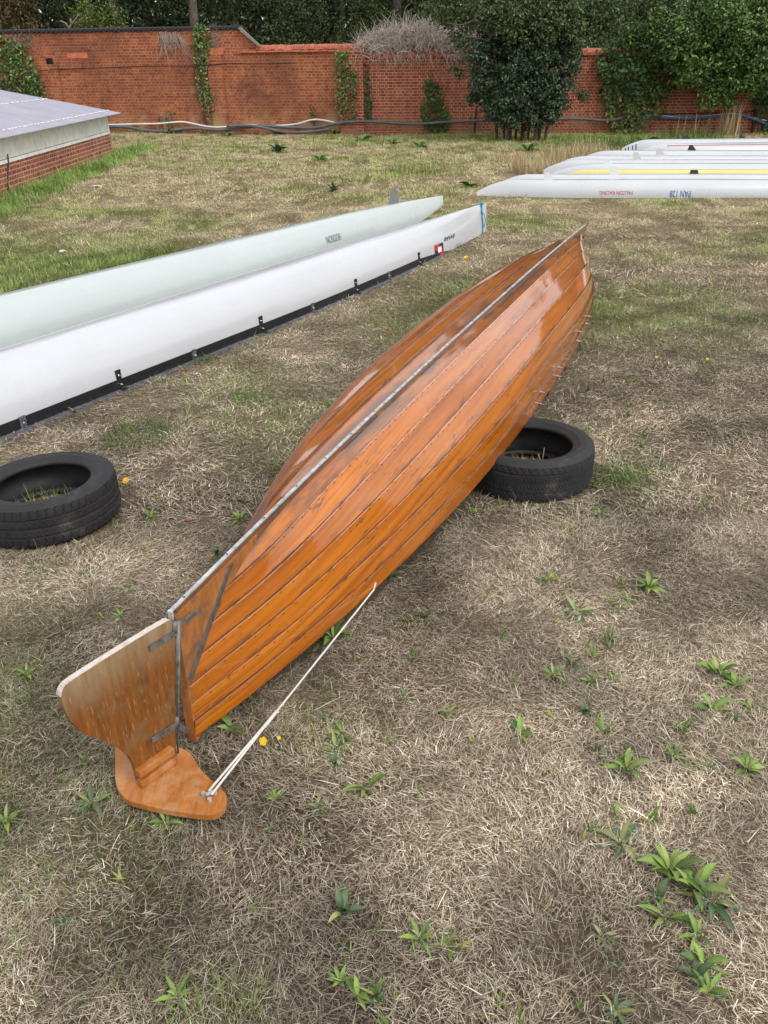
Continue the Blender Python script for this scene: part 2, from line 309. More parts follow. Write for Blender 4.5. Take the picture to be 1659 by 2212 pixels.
wm = thing('brick_wall', 'middle stretch of brick wall with rounded brick coping, right of the sloping end', 'wall', (-2, wall_y(-2), 0))
m = MB(); wall_block(m, -3.89, -0.42, -0.1, 2.10); m.build('brickwork', BRICK_L, wm)
m = MB(); wall_block(m, -1.10, -0.42, -0.08, 2.10, 0.115, 0.11); m.build('pilaster', BRICK_R, wm)
m = MB()
for i in range(45):
    x0 = -3.42 + i * 0.0715; zt = 2.15 + rng.normal(0, 0.004)
    pr = [wall_pt(x0, zt + 0.14 * math.sin(a) ** 0.8, 0.03 - 0.2 + 0.2 * math.cos(a)) for a in np.linspace(0.05, math.pi - 0.05, 7)]
    m.prism([q + wd * 0.033 for q in pr], wd, 0.064)
m.build('rounded_coping', COPING, wm)
m = MB()
for i in range(14):
    x0 = -3.9 + i * 0.25; m.box(wall_pt(x0 + 0.125, 2.125 + rng.normal(0, 0.003), -0.15), (0.244, 0.44, 0.045), (Vector(wd), Vector(wn), Vector((0, 0, 1))), 0.006)
m.build('creasing_tiles', TILE, wm)

wr = thing('brick_wall', 'long lower brown brick wall with flat coping, behind the dark tree and the stacked white boats', 'wall', (5, wall_y(5), 0))
m = MB(); wall_block(m, -0.42, 16.5, -0.12, 1.93); m.build('brickwork', BRICK_R, wr)
m = MB(); wall_block(m, -0.42, 16.5, 1.932, 1.975, 0.05, 0.44); m.build('creasing_tiles', TILE, wr)
m = MB()
for i in range(70):
    x0 = -0.40 + i * 0.241; pr = [wall_pt(x0 + 0.12, 1.98 + 0.12 * math.sin(a) ** 0.8, -0.16 + 0.18 * math.cos(a)) for a in np.linspace(0.05, math.pi - 0.05, 7)]
    m.prism(pr, wd, 0.226)
m.build('rounded_coping', COPING, wr)

# pipes and cables along the wall
def pipe(name, label, cat, L_, r, mat, off):
    m = MB(); m.tube(pipe_pts(L_, off), r, 7); tag(m.build(name, mat, smooth=True), label, cat)
pipe('cable', 'thin black cable stapled high across the left brick wall', 'cable', [(85, 153), (110, 151), (200, 147), (330, 143), (420, 142), (500, 137), (545, 138), (640, 136)], 0.012, BLACK, 0.075)
pipe('pipe', 'thin white pipe sagging along the foot of the left and middle walls', 'pipe', [(225, 270), (300, 268), (345, 267), (378, 264), (400, 264), (440, 272), (470, 275), (510, 272), (540, 270), (590, 272), (640, 268), (673, 259), (700, 260), (735, 268)], 0.026, PIPE_W, 0.16)
pipe('pipe', 'thick grey pipe bundle lying along the foot of the walls up to the dark tree', 'pipe', [(220, 273), (270, 274), (310, 281), (350, 283), (420, 277), (470, 281), (520, 277), (560, 272), (620, 275), (680, 276), (730, 266), (790, 262), (850, 266), (900, 268), (960, 264), (1010, 262), (1060, 259), (1140, 258), (1215, 257), (1260, 257), (1310, 260), (1348, 254)], 0.04, PIPE_G, 0.22)
pipe('pipe', 'second grey pipe slumping to the ground below the middle wall', 'pipe', [(490, 272), (545, 272), (575, 277), (605, 284), (640, 286), (680, 284), (712, 279)], 0.04, PIPE_G, 0.30)
pipe('hose', 'blue hose draped along the right wall beside the seed-head grasses', 'hose', [(1350, 253), (1400, 250), (1440, 254), (1490, 256), (1540, 252), (1580, 248), (1610, 251), (1640, 262), (1690, 280)], 0.03, PIPE_B, 0.14)
pipe('pipe', 'thin white pipe beside the blue hose on the right wall', 'pipe', [(1345, 256), (1400, 248), (1440, 251), (1490, 254), (1545, 249), (1585, 245), (1620, 253), (1690, 268)], 0.016, PIPE_W, 0.11)
pipe('cable', 'black cable running level on the right wall above the blue hose', 'cable', [(1370, 247), (1440, 246), (1520, 244), (1600, 242), (1680, 238)], 0.014, BLACK, 0.05)
m = MB(); m.tube([Wp(1029, 232, 0.08), Wp(1024, 290, 0.08)], 0.03, 6); tag(m.build('post', BLACK), 'thin black upright post against the wall left of the dark tree', 'post')
m = MB(); m.tube([Wp(1640, 200, 0.06), Wp(1626, 285, 0.06)], 0.05, 6); tag(m.build('drainpipe', plain('dark_rust', (0.04, 0.025, 0.02), 0.8)), 'dark rusty drainpipe on the right wall near the photo edge', 'drainpipe')

# ------------------------------------------------------------------ hut with corrugated roof
hut = thing('boat_hut', 'low hut with lilac corrugated roof, white panels and brick base', 'hut', (-8, 17, 0))
HX = lambda y: -6.29 + 0.0278 * (21.22 - y)
hv = Vector((HX(10) - HX(22), -12, 0)).normalized(); hn = Vector((-hv.y, hv.x, 0)) if True else None   # along, outwards (+x)
if hn.x < 0: hn = -hn
def hp(y, z, out=0.0): return np.array([HX(y), y, z]) + np.array(hn) * out
def hut_slab(mb, y0, y1, z0, z1, out, th=0.12):
    P = [hp(y0, z0, out), hp(y1, z0, out), hp(y1, z1, out), hp(y0, z1, out)]; Q = [p - np.array(hn) * th for p in P]
    mb.add(P + Q, [(0, 1, 2, 3), (5, 4, 7, 6), (1, 5, 6, 2), (4, 0, 3, 7), (3, 2, 6, 7), (0, 4, 5, 1)])
m = MB(); hut_slab(m, 7.0, 21.22, -0.05, 0.42, 0.0, 0.22)
m.add([(-13, 21.215, -0.05), hp(21.215, -0.05, -0.22), hp(21.215, 0.42, -0.22), (-13, 21.215, 0.42)], [(0, 1, 2, 3)]); m.build('brick_base', BRICK_H, hut)
m = MB(); hut_slab(m, 7.0, 21.22, 0.42, 0.475, 0.012, 0.1); m.build('sill_board', WHITEPAINT, hut)
ys = [21.22, 19.0, 16.6, 14.2, 11.8, 9.4, 7.0]
for a, b_ in zip(ys[1:], ys[:-1]):
    m = MB(); hut_slab(m, a + 0.04, b_ - 0.04, 0.477, 0.80, -0.01, 0.03); o = m.build('wall_panel', WHITEPAINT, hut)
m = MB()
for y in ys[1:-1]:
    m = MB(); hut_slab(m, y - 0.085, y - 0.045, 0.477, 0.80, 0.012, 0.04); m.build('batten', WHITEPAINT, hut)
GAPSHADE = plain('gap_shade', (0.12, 0.12, 0.11), 0.9)  # dark strips: shade of the recesses between panels put into the colour
for y in ys[1:-1]:
    m = MB(); hut_slab(m, y - 0.044, y + 0.0, 0.479, 0.798, -0.004, 0.02); m.build('joint_shade', GAPSHADE, hut)
m = MB(); hut_slab(m, 7.0, 21.11, 0.4745, 0.482, 0.006, 0.02); m.build('sill_shade', GAPSHADE, hut)  # dark strip painting the shade where panels meet the sill
m = MB(); hut_slab(m, 21.12, 21.22, 0.477, 0.80, 0.013, 0.06); m.build('corner_board', WHITEPAINT, hut)
m = MB(); m.add([hp(21.2, 0.43, -0.05), (-13, 21.2, 0.43), (-13, 21.2, 1.9), hp(21.2, 0.80, -0.05)], [(0, 1, 2, 3)]); m.build('end_wall', WHITEPAINT, hut)
rm, t, b = new_mat('lilac_corrugated_plastic'); n1 = noise(t, coords(t, scale=(0.6, 3, 1)), 3, 5); L(t, ramp(t, n1, [(0.3, (0.25, 0.245, 0.30)), (0.7, (0.34, 0.335, 0.40))]), b.inputs['Base Color']); b.inputs['Roughness'].default_value = 0.35
ny = 15.6 / 0.0095; yv = np.linspace(6.8, 21.5, 1560); xs_ = [0.28, -0.5, -1.6, -3.2, -5.0]
Vr = []
for k, xo in enumerate(xs_):
    for y in yv: Vr.append((HX(y) + xo, y, 0.84 + 0.186 * (0.28 - xo) + 0.009 * math.sin(2 * math.pi * y / 0.076)))
ny = len(yv); Fr = [(k * ny + i, k * ny + i + 1, (k + 1) * ny + i + 1, (k + 1) * ny + i) for k in range(len(xs_) - 1) for i in range(ny - 1)]
mk('corrugated_roof', np.array(Vr), Fr, rm, hut, smooth=True)
CAPM = plain('white_caps', (0.85, 0.85, 0.86), 0.5); cap_me = None; far_caps = MB()
for xo in (0.02, -1.35):
    for i in range(95):
        y = 21.35 - i * 0.152 + rng.normal(0, 0.012); q = (HX(y) + xo + rng.normal(0, 0.015), y, 0.858 + 0.186 * (0.28 - xo))
        if xo > 0 or i < 5:
            if cap_me is None: m = MB(); m.box((0, 0, 0), (0.035, 0.022, 0.012), None, 0.003); cap_me = raw_mesh('roof_fixing', np.array(m.V), m.F, CAPM)
            o = bpy.data.objects.new('roof_fixing', cap_me); sc.collection.objects.link(o); o.parent = hut; o.location = Vector(q) - _base['boat_hut']
        else: far_caps.box(q, (0.035, 0.022, 0.012))
far_caps.build('roof_fixings', CAPM, hut)['kind'] = 'stuff'
m = MB(); m.tube([hp(14.75, 0.55, 0.02), hp(14.7, 0.42, 0.025), hp(14.6, 0.27, 0.015), hp(14.5, 0.12, 0.02), hp(14.48, 0.0, 0.02)], 0.012, 5); m.build('rusty_wire', plain('rust', (0.10, 0.04, 0.025), 0.9), hut)

# ------------------------------------------------------------------ generic upturned racing hull
class Shell:
    def __init__(s, tip, ax, Ln, B, H, Ht, lb, lh, pw, g0, nose=0.012, lg=2.0, tail=3.0, psec=2.5):
        s.tip = np.array([tip[0], tip[1], 0.0]); a = np.array([ax[0], ax[1], 0.0]); s.a = a / np.linalg.norm(a); s.v = np.array([-s.a[1], s.a[0], 0])
        s.__dict__.update(L=Ln, B=B, H=H, Ht=Ht, lb=lb, lh=lh, pw=pw, g0=g0, nose=nose, lg=lg, tail=tail, psec=psec)
    def prof(s, d):
        q = 1 - (1 - np.minimum(d / s.lb, 1)) ** 2; e = np.clip((s.L - d) / s.tail, 0, 1); qe = 1 - (1 - e) ** 2
        b = s.nose + s.B * q * (0.03 + 0.97 * qe); h = s.H - (s.H - s.Ht) * (1 - np.minimum(d / s.lh, 1)) ** 2 - 0.25 * s.H * (1 - e) ** 2
        g = s.g0 * (1 - np.minimum(d / s.lg, 1)) ** 2; p = 1.15 + (s.pw - 1.15) * (1 - (1 - np.minimum(d / s.psec, 1)) ** 2)
        return b, h, g, p
    def pt(s, d, t, off=0.0):
        b, h, g, p = s.prof(d); a = np.abs(t) * np.pi / 2
        v = np.sign(t) * b * np.sin(a) ** (2 / p); w = g + (h - g) * np.cos(a) ** (2 / p)
        P = s.tip + s.a * np.asarray(d)[..., None] + s.v * np.asarray(v)[..., None] if hasattr(v, '__len__') else s.tip + s.a * d + s.v * v
        P = np.array(P, float); P[..., 2] = w
        if off: P = P + s.normal(d, t) * off
        return P
    def normal(s, d, t):
        e = 1e-3; t2 = np.clip(t, -0.985, 0.985); b, h, g, p = s.prof(d)
        def f(tt):
            a = np.abs(tt) * np.pi / 2; return np.sign(tt) * b * np.sin(a) ** (2 / p), g + (h - g) * np.cos(a) ** (2 / p)
        v0, w0 = f(t2 - e); v1, w1 = f(t2 + e); dv, dw = v1 - v0, w1 - w0; l = np.sqrt(dv * dv + dw * dw) + 1e-9
        n = -dw / l; nz = dv / l; return s.v * np.asarray(n)[..., None] * 1.0 + np.array([0, 0, 1.0]) * np.asarray(nz)[..., None]
    def mesh(s, name, mat, parent, nt=41):
        ds = np.concatenate([np.linspace(0, 1, 22) ** 2 * min(3.0, s.L / 2), np.linspace(min(3.0, s.L / 2), s.L, 40)[1:]]); ts = np.linspace(-1, 1, nt)
        D, T = np.meshgrid(ds, ts, indexing='ij'); P = s.pt(D, T).reshape(-1, 3); m_ = len(ds)
        F = [(i * nt + j, (i + 1) * nt + j, (i + 1) * nt + j + 1, i * nt + j + 1) for i in range(m_ - 1) for j in range(nt - 1)]
        F += [(i * nt, i * nt + nt - 1, (i + 1) * nt + nt - 1, (i + 1) * nt) for i in range(m_ - 1)]       # flat deck side below
        F += [tuple(range(nt)), tuple((m_ - 1) * nt + j for j in range(nt))[::-1]]
        o = mk(name, P, F, mat, parent, smooth=True); fix_normals(o)
        me = o.data; me.set_sharp_from_angle(angle=R(50)); return o
    def strip(s, name, mat, parent, d0, d1, t0, t1, off=0.004, n=60):
        ds = np.linspace(d0, d1, n); V = []
        for d in ds: V += [s.pt(d, t0, off), s.pt(d, t1, off)]
        return mk(name, np.array(V), [(2 * i, 2 * i + 1, 2 * i + 3, 2 * i + 2) for i in range(n - 1)], mat, parent, smooth=True)
    def fin(s, name, mat, parent, d, length, height, sweep, topfrac=0.45, th=0.012):
        z = s.pt(d + length / 2, 0.0)[2]; b0 = s.tip + s.a * d + np.array([0, 0, z - 0.02]); up = np.array([0, 0, 1.0])
        P = [b0, b0 + s.a * sweep + up * (height + 0.02), b0 + s.a * (sweep + length * topfrac) + up * (height + 0.02), b0 + s.a * length]
        m = MB(); m.prism(P, s.v, th); return m.build(name, mat, parent)

def text_mesh(txt, size):
    cu = bpy.data.curves.new('t', 'FONT'); cu.body = txt; cu.size = size; cu.resolution_u = 3; ob = bpy.data.objects.new('t', cu); sc.collection.objects.link(ob)
    dg = bpy.context.evaluated_depsgraph_get(); me = bpy.data.meshes.new_from_object(ob.evaluated_get(dg)); sc.collection.objects.unlink(ob); bpy.data.objects.remove(ob)
    V = np.array([v.co[:] for v in me.vertices]); F = [tuple(p.vertices) for p in me.polygons]; bpy.data.meshes.remove(me); return V, F
def hull_text(s, name, txt, size, mat, parent, d0, t0, sx=1.0, side=1, width=None, off=0.004):
    """lettering wrapped on the hull: reads upright when the boat is turned right way up"""
    V, F = text_mesh(txt, size); V[:, 0] -= V[:, 0].min()
    if width: V[:, 0] *= width / V[:, 0].max()
    b, h, g, p = s.prof(d0); per = 0.5 * math.pi * math.sqrt((b * b + h * h) / 2)
    P = []
    for x, y, _ in V:
        P.append(s.pt(d0 + sx * x, side * (t0 + y / per), off))
    return mk(name, np.array(P), F, mat, parent)

# the two long hulls on the left of the canoe
sA = Shell((1.244, 10.254), (-math.sin(0.545), -math.cos(0.545)), 9.6, 0.287, 0.353, 0.336, 4.778, 3.023, 2.393, 0.015, lg=2.0)
bA = thing('racing_boat', 'upturned glossy white hull with black gunwale and metal brackets, nearest the wooden canoe', 'racing boat', (-1.2, 6.2, 0), 'pair of long upturned hulls on the left')
sA.mesh('hull', GELCOAT, bA)
# black gunwale: upright band and outer lip
ds = np.linspace(1.15, 9.3, 90); V1 = []; V2 = []
for d in ds:
    q = sA.pt(d, 1.0); n_ = sA.v; sh = min(1, (d - 1.15) / 0.8)
    V1 += [q + n_ * 0.002 + (0, 0, 0.075 * (0.35 + 0.65 * sh)), q + n_ * 0.008 + (0, 0, 0.0)]
    V2 += [q + n_ * 0.006 + (0, 0, 0.014), q + n_ * (0.01 + 0.035 * sh) + (0, 0, 0.012), q + n_ * (0.01 + 0.035 * sh) + (0, 0, -0.006), q + n_ * 0.006 + (0, 0, -0.006)]
# band follows the hull side, standing 3 mm proud
V1 = []
for d in ds:
    sh = 0.05 + 0.95 * min(1, (d - 1.15) / 0.9) ** 0.7
    for f in (0.0, 0.5, 1.0):
        zt = 0.075 * sh * (1 - f); b_, h_, g_, p_ = sA.prof(d); a_ = math.acos(min(1, max(0, (zt - g_) / (h_ - g_))) ** (p_ / 2)); V1.append(sA.pt(d, a_ / (math.pi / 2), 0.004))
n = len(ds)
mk('gunwale_band', np.array(V1), [(3 * i + k, 3 * i + k + 1, 3 * i + k + 4, 3 * i + k + 3) for i in range(n - 1) for k in range(2)], GUNW, bA, smooth=True)
mk('gunwale_lip', np.array(V2), [(4 * i + k, 4 * i + (k + 1) % 4, 4 * i + 4 + (k + 1) % 4, 4 * i + 4 + k) for i in range(n - 1) for k in range(4)], SCUFF, bA)
for px, py, tall in ((48, 920, 0), (264, 838, 1), (431, 776, 0), (568, 716, 1), (675, 671, 0), (768, 631, 1), (843, 601, 0), (907, 571, 1)):
    q = G(px, py, 0.02); d = float(np.dot(q - sA.tip, sA.a)); base = sA.pt(d, 1.0) + sA.v * 0.014; hh = 0.125 if tall else 0.072
    m = MB(); ax = (Vector(sA.a), Vector(sA.v), Vector((0, 0, 1))); lean = Vector((0, 0, 1)) - Vector(sA.v) * 0.22
    m.box(Vector(base) + lean * (hh / 2 + 0.01) , (0.04, 0.006, hh), ax, 0.0015); m.box(Vector(base) + Vector(sA.v) * 0.012 + Vector((0, 0, 0.016)), (0.04, 0.04, 0.006), ax)
    br = m.build('bracket', SCUFF if not tall else GUNW, bA)
    for k in ((0.35, 0.8) if tall else (0.6,)):
        m = MB(); c0 = Vector(base) + lean * (hh * k) + Vector(sA.v) * 0.003; m.tube([c0, c0 + Vector(sA.v) * 0.007], 0.008, 6); m.tube([c0 + Vector(sA.v) * 0.006, c0 + Vector(sA.v) * 0.022], 0.0035, 6)
        bo = m.build('bolt', STEEL); bo.parent = br; bo.location = (0, 0, 0)
# checker emblem and lettering near the tip
def quad_patch(s, name, mat, parent, d0, d1, t0, t1, off, n=4):
    V = [s.pt(d, t, off) for d in np.linspace(d0, d1, n) for t in np.linspace(t0, t1, n)]
    return mk(name, np.array(V), [(i * n + j, i * n + j + 1, (i + 1) * n + j + 1, (i + 1) * n + j) for i in range(n - 1) for j in range(n - 1)], mat, parent)
dm = float(np.dot(G(945, 548, 0.03) - sA.tip, sA.a)); t_a, t_b = 0.78, 0.985; tm = (t_a + t_b) / 2; hw = 0.11
em = quad_patch(sA, 'emblem', NAVY, bA, dm - hw, dm + hw, t_a, t_b, 0.006)
for nm, mt, q, of in (('red_square', RED, (dm, dm + hw, t_a, tm), 0.0085), ('red_square', RED, (dm - hw, dm, tm, t_b), 0.0085), ('white_square', WHITEP, (dm - hw * 0.42, dm + hw * 0.42, tm - 0.045, tm + 0.045), 0.011)):
    o = quad_patch(sA, nm, mt, None, *q, of); o.parent = em; o.location = (0, 0, 0)
sg = []
for k_ in range(46): sg.append(sA.pt(dm - 0.16 - 0.30 * k_ / 45, 0.74 + 0.055 * math.sin(k_ * 1.9) * (0.5 + 0.5 * math.sin(k_ * 0.7)) - 0.05 * (k_ % 13 == 5), 0.004))
m = MB(); m.tube(sg, 0.0035, 4); m.build('handwriting', GREYP, bA)
# teal cord round the tip
m = MB(); dd = 0.13
for k in range(3): m.tube([sA.pt(dd + 0.012 * k + 0.02 * math.sin(3 * t_ + k), t_, 0.006) for t_ in np.linspace(-1, 0.97, 26)], 0.006, 5)
q = sA.pt(dd + 0.06, 0.35, 0.012); m.tube(smooth_pts([q, q + sA.v * 0.02 + sA.a * -0.05 + (0, 0, -0.05), q + sA.v * 0.03 + sA.a * -0.06 + (0, 0, -0.12), sA.pt(dd, 0.75, 0.014), sA.pt(dd + 0.03, 0.5, 0.012)], 5), 0.005, 5)
m.tube(smooth_pts([sA.pt(dd - 0.02, 0.0, 0.01), sA.pt(dd, 0.04, 0.02), sA.pt(dd + 0.05, 0.0, 0.016), sA.pt(dd + 0.09, -0.08, 0.008)], 5), 0.008, 5)
m.tube(smooth_pts([sA.pt(dd, 0.9, 0.01), sA.pt(dd + 0.05, 0.98, 0.02), sA.pt(dd + 0.10, 1.0, 0.03)], 4), 0.005, 5)
tag(m.build('cord', ROPEB, smooth=True), 'teal cord knotted round the pointed end of the white hull', 'cord')

sB = Shell((0.789, 11.091), (-math.sin(0.586), -math.cos(0.586)), 9.6, 0.244, 0.378, 0.312, 4.484, 2.793, 2.378, 0.209)
bB = thing('racing_boat', 'upturned pale green-white hull with a grey fin, lying behind the white hull with brackets', 'racing boat', (-2.2, 7.0, 0), 'pair of long upturned hulls on the left')
sB.mesh('hull', GELGREEN, bB)
dB = float(np.dot(G(752, 521, 0.2) - sB.tip, sB.a))
hull_text(sB, 'lettering', 'HUDSON', 0.095, GREYP, bB, dB - 0.14, 0.60, 1.0, 1, 0.26)
zf = sB.pt(1.0, 0)[2]; f0 = sB.tip + sB.a * 1.02 + np.array([0, 0, zf - 0.02])
m = MB(); m.prism([f0 + sB.a * 0.02, f0 + sB.a * 0.04 + (0, 0, 0.12), f0 + sB.a * 0.09 + (0, 0, 0.2), f0 + sB.a * 0.115 + (0, 0, 0.2), f0 + sB.a * 0.26], sB.v, 0.014); m.build('fin', plain('dark_grey_fin', (0.16, 0.165, 0.17), 0.5), bB)

# ------------------------------------------------------------------ stack of upturned racing kayaks on the right
GRP = 'upturned racing kayaks lying side by side on the right'
def kayak(label, tip, slope, mat, B=0.21, H=0.215, Ht=0.05, lb=2.0, lh=0.6, g0=0.0, Ln=6.2, pw=2.7):
    s = Shell(tip, (1, slope), Ln, B, H, Ht, lb, lh, pw, g0, nose=0.03, lg=0.8, psec=1.6)
    o = thing('racing_kayak', label, 'kayak', (tip[0] + 3, tip[1], 0), GRP); s.mesh('hull', mat, o); return s, o
s1, k1 = kayak('white upturned kayak nearest the camera, with red and blue lettering on its side', (1.47, 13.4), -0.085, GELBOAT, B=0.23, H=0.23, Ht=0.05)
hull_text(s1, 'red_lettering', 'FALCON RACING', 0.072, RED, k1, 2.28, 0.80, -1.0, -1, 0.48)
hull_text(s1, 'blue_lettering', 'PAN 128', 0.115, BLUE, k1, 3.12, 0.79, -1.0, -1, 0.30)
s1.fin('fin', FINWHITE, k1, 1.0, 0.15, 0.095, -0.0, 0.45)
s2, k2 = kayak('white upturned kayak directly behind the lettered one, with pale fin and black fin', (1.75, 13.86), -0.085, GELBOAT, H=0.25, B=0.2)
s2.fin('fin', FINWHITE, k2, 1.8, 0.16, 0.115, 0.0, 0.45)
s2.fin('black_fin', FINBLACK, k2, 3.0, 0.15, 0.055, 0.02, 0.65, 0.02)
q = s2.pt(4.55, 0); m = MB(); m.prism(smooth_pts([q + s2.a * -0.06, q + s2.a * 0.03 + (0, 0, 0.022), q + s2.a * -0.02 + (0, 0, 0.045), q + s2.a * 0.08 + (0, 0, 0.042), q + s2.a * 0.14 + (0, 0, 0.01), q + s2.a * 0.2 + (0, 0, -0.005)], 3, True), s2.v, 0.014); m.build('drain_scoop', FINBLACK, k2)
s3, k3 = kayak('pale yellow upturned kayak between the white ones', (2.78, 14.42), -0.1, GELYEL, H=0.25, B=0.2, Ht=0.05)
s4, k4 = kayak('white upturned kayak just behind the yellow one, blunt nose and pale fin', (2.78, 14.92), -0.095, GELBOAT, H=0.29, B=0.22, Ht=0.10, lh=0.9)
s4.fin('fin', FINWHITE, k4, 0.95, 0.14, 0.07, 0.0, 0.5)
s5, k5 = kayak('white upturned kayak with a light grey fin, its nose hidden in dry grass', (2.86, 15.55), -0.1, GELBOAT, H=0.285, B=0.2, Ht=0.13)
s5.fin('fin', FINGREY, k5, 1.5, 0.17, 0.12, 0.0, 0.45)
s6, k6 = kayak('white upturned kayak with a pale fin set farther along, third from the far wall side', (3.1, 16.05), -0.1, GELBOAT, H=0.30, B=0.2, Ht=0.12)
s6.fin('fin', FINGREY, k6, 1.8, 0.17, 0.12, 0.0, 0.45)
s7, k7 = kayak('white upturned kayak with a dark rudder at its nose and a black fin', (3.72, 16.9), -0.11, GELBOAT, H=0.31, B=0.22, Ht=0.13)
s7.fin('fin', FINBLACK, k7, 2.0, 0.18, 0.09, 0.03, 0.3, 0.02)
m = MB(); q = s7.pt(0.2, -0.6, 0.02); m.prism([q + (-0.12, 0, 0.06), q + (0.16, 0, 0.06), q + (0.26, 0, -0.08), q + (-0.02, 0, -0.06)], (0, 1, 0), 0.02); m.build('rudder', FINBLACK, k7)
s8, k8 = kayak('white upturned kayak with a long faded red stripe', (5.25, 18.4), 0.02, GELBOAT, H=0.29, B=0.24, Ht=0.1)
s8.strip('red_stripe', REDSTRIPE, k8, 0.6, 6.0, -0.36, -0.29)
ml = MB(); dq = 1.30
while dq < 1.92:
    wq = rng.uniform(0.018, 0.05); hq = 0.045 if rng.random() < 0.7 else 0.03; b8 = s8.prof(dq)
    V8 = [s8.pt(d_, t_, 0.005) for d_ in (dq, dq + wq) for t_ in (-0.86, -0.86 + hq)]; ml.add(V8, [(0, 1, 3, 2)]); dq += wq + rng.uniform(0.012, 0.03)
ml.build('grey_lettering', GREYP, k8)['kind'] = 'stuff'
s9, k9 = kayak('farthest white upturned kayak with blue striped nose and two black fins', (5.25, 19.5), -0.01, GELBOAT, H=0.29, B=0.24, Ht=0.12)
for d in (0.06, 0.12, 0.2, 0.27): s9.strip('blue_stripe', BLUE, k9, d, d + 0.05, -0.98, 0.2, n=3) if False else quad_patch(s9, 'blue_stripe', BLUE, k9, d, d + 0.025, -0.97, -0.35, 0.005, 8)
s9.fin('fin', FINBLACK, k9, 1.3, 0.15, 0.055, 0.0, 0.6, 0.02)
s9.fin('fin', FINBLACK, k9, 2.5, 0.15, 0.075, 0.0, 0.3, 0.02)
# ------------------------------------------------------------------ wooden canoe
CQ = dict(x0=-0.5784, y0=1.8454, psi=0.3999, L=5.8736, heel=0.0261, pit=0.0091, B=0.399, ub=0.5093, pb=2.645, D=0.5087, rock=0.0565, g=0.1472, pw=3.235, z0=0.0342)
def cn_place(al, v, w):
    q = CQ; ch, sh = math.cos(q['heel']), math.sin(q['heel']); v2 = v * ch + w * sh; w2 = -v * sh + w * ch
    cp, sp = math.cos(q['pit']), math.sin(q['pit']); a2 = al * cp - w2 * sp; w3 = al * sp + w2 * cp
    ca, sa = math.cos(q['psi']), math.sin(q['psi'])
    return np.stack([q['x0'] + a2 * sa + v2 * ca, q['y0'] + a2 * ca - v2 * sa, q['z0'] + w3], -1)
def cn_sec(u, n=161):
    q = CQ; s = (q['ub'] - u) / q['ub'] if u < q['ub'] else (u - q['ub']) / (1 - q['ub']); s = min(max(s, 0), 1)
    b = 0.014 + q['B'] * (1 - s ** q['pb']); rk = q['rock'] * (1.0 if u < 0.5 else 0.62)
    Dk = q['D'] - rk * abs(2 * u - 1) ** 2.5; Gw = q['g'] * (1 - abs(2 * u - 1) ** 2.2); p = 1 + (q['pw'] - 1) * (1 - s ** 2.5)
    a = np.linspace(0, 1, n) * np.pi / 2; return b * np.sin(a) ** (2 / p), Gw + (Dk - Gw) * np.cos(a) ** (2 / p), Dk, Gw
NS = 7; SS = (0.0, 0.12, 0.35, 0.65, 0.9, 1.0)
us = np.concatenate([np.linspace(0, 0.12, 16), np.linspace(0.12, 0.9, 60)[1:], np.linspace(0.9, 1, 16)[1:]])
def cn_pt(u, f, off=0.0, side=1):   # f: girth fraction keel -> gunwale
    v, w, Dk, Gw = cn_sec(u); ar = np.concatenate([[0], np.cumsum(np.hypot(np.diff(v), np.diff(w)))]); tot = ar[-1]
    vv = np.interp(f * tot, ar, v); ww = np.interp(f * tot, ar, w)
    if off:
        v1 = np.interp(min(1, f + .02) * tot, ar, v) - np.interp(max(0, f - .02) * tot, ar, v); w1 = np.interp(min(1, f + .02) * tot, ar, w) - np.interp(max(0, f - .02) * tot, ar, w)
        l = math.hypot(v1, w1); vv += -w1 / l * off; ww += v1 / l * off
    sh = 0.26 * max(0, 1 - f / 0.52) * (1 - u) ** 14 + (-0.02 + 0.02 * f) * 0
    al = CQ['L'] * u + sh
    return cn_place(np.array(al), np.array(side * vv), np.array(ww)), al, f * tot
canoe = thing('canoe', 'upturned varnished wooden clinker canoe with metal keel strip, stern rudder towards the camera', 'canoe', (CQ['x0'], CQ['y0'], 0))
V = []; F = []; UV = []; SE = []; PL = []; KD = []; UD = []
prand = rng.random((2, NS)); prand[1] *= 0.25
for side in (1, -1):
    for i in range(NS):
        base = len(V); m_ = len(SS) + 1
        for u in us:
            tl = (0.004 + 0.009 * vnoise(u * 9 + 3.1 * i, 5.0 * side + i, 0.35, i)) if i else 0.0; tq = 0.0045 * (vnoise(u * 9 + 2.7 * i, 3.0 * side + 2 * i, 0.4, i + 3) - 0.5); p0, al, a0 = cn_pt(u, i / NS, tl, side); p1, _, a1 = cn_pt(u, (i + 1) / NS, 0.0005 + tq * 0, side); al1 = _
            pin = cn_pt(u, i / NS, 0.0, side)[0]
            row = [(pin, -0.05)] if True else []
            for s in SS:
                q, alq, aq = cn_pt(u, (i + s) / NS, tl * (1 - s) if i else 0.0005 * s, side); lin = p0 * (1 - s) + p1 * s
                row.append((lin * 0.9 + q * 0.1, s))
            for q, s in row:
                V.append(q); UV.append((al + prand[0 if side > 0 else 1][i] * 7, a0 + max(s, 0) * (a1 - a0) + i * 3.0)); SE.append(s); PL.append(prand[0 if side > 0 else 1][i]); KD.append(a0 + max(s, 0) * (a1 - a0)); UD.append(u)
        for k in range(len(us) - 1):
            for j in range(m_ - 1):
                f = (base + k * m_ + j, base + (k + 1) * m_ + j, base + (k + 1) * m_ + j + 1, base + k * m_ + j + 1)
                F.append(f if side < 0 else f[::-1])
wm_, t, b = new_mat('varnished_planks')
uvn = t.nodes.new('ShaderNodeUVMap'); uvn.uv_map = 'UVMap'
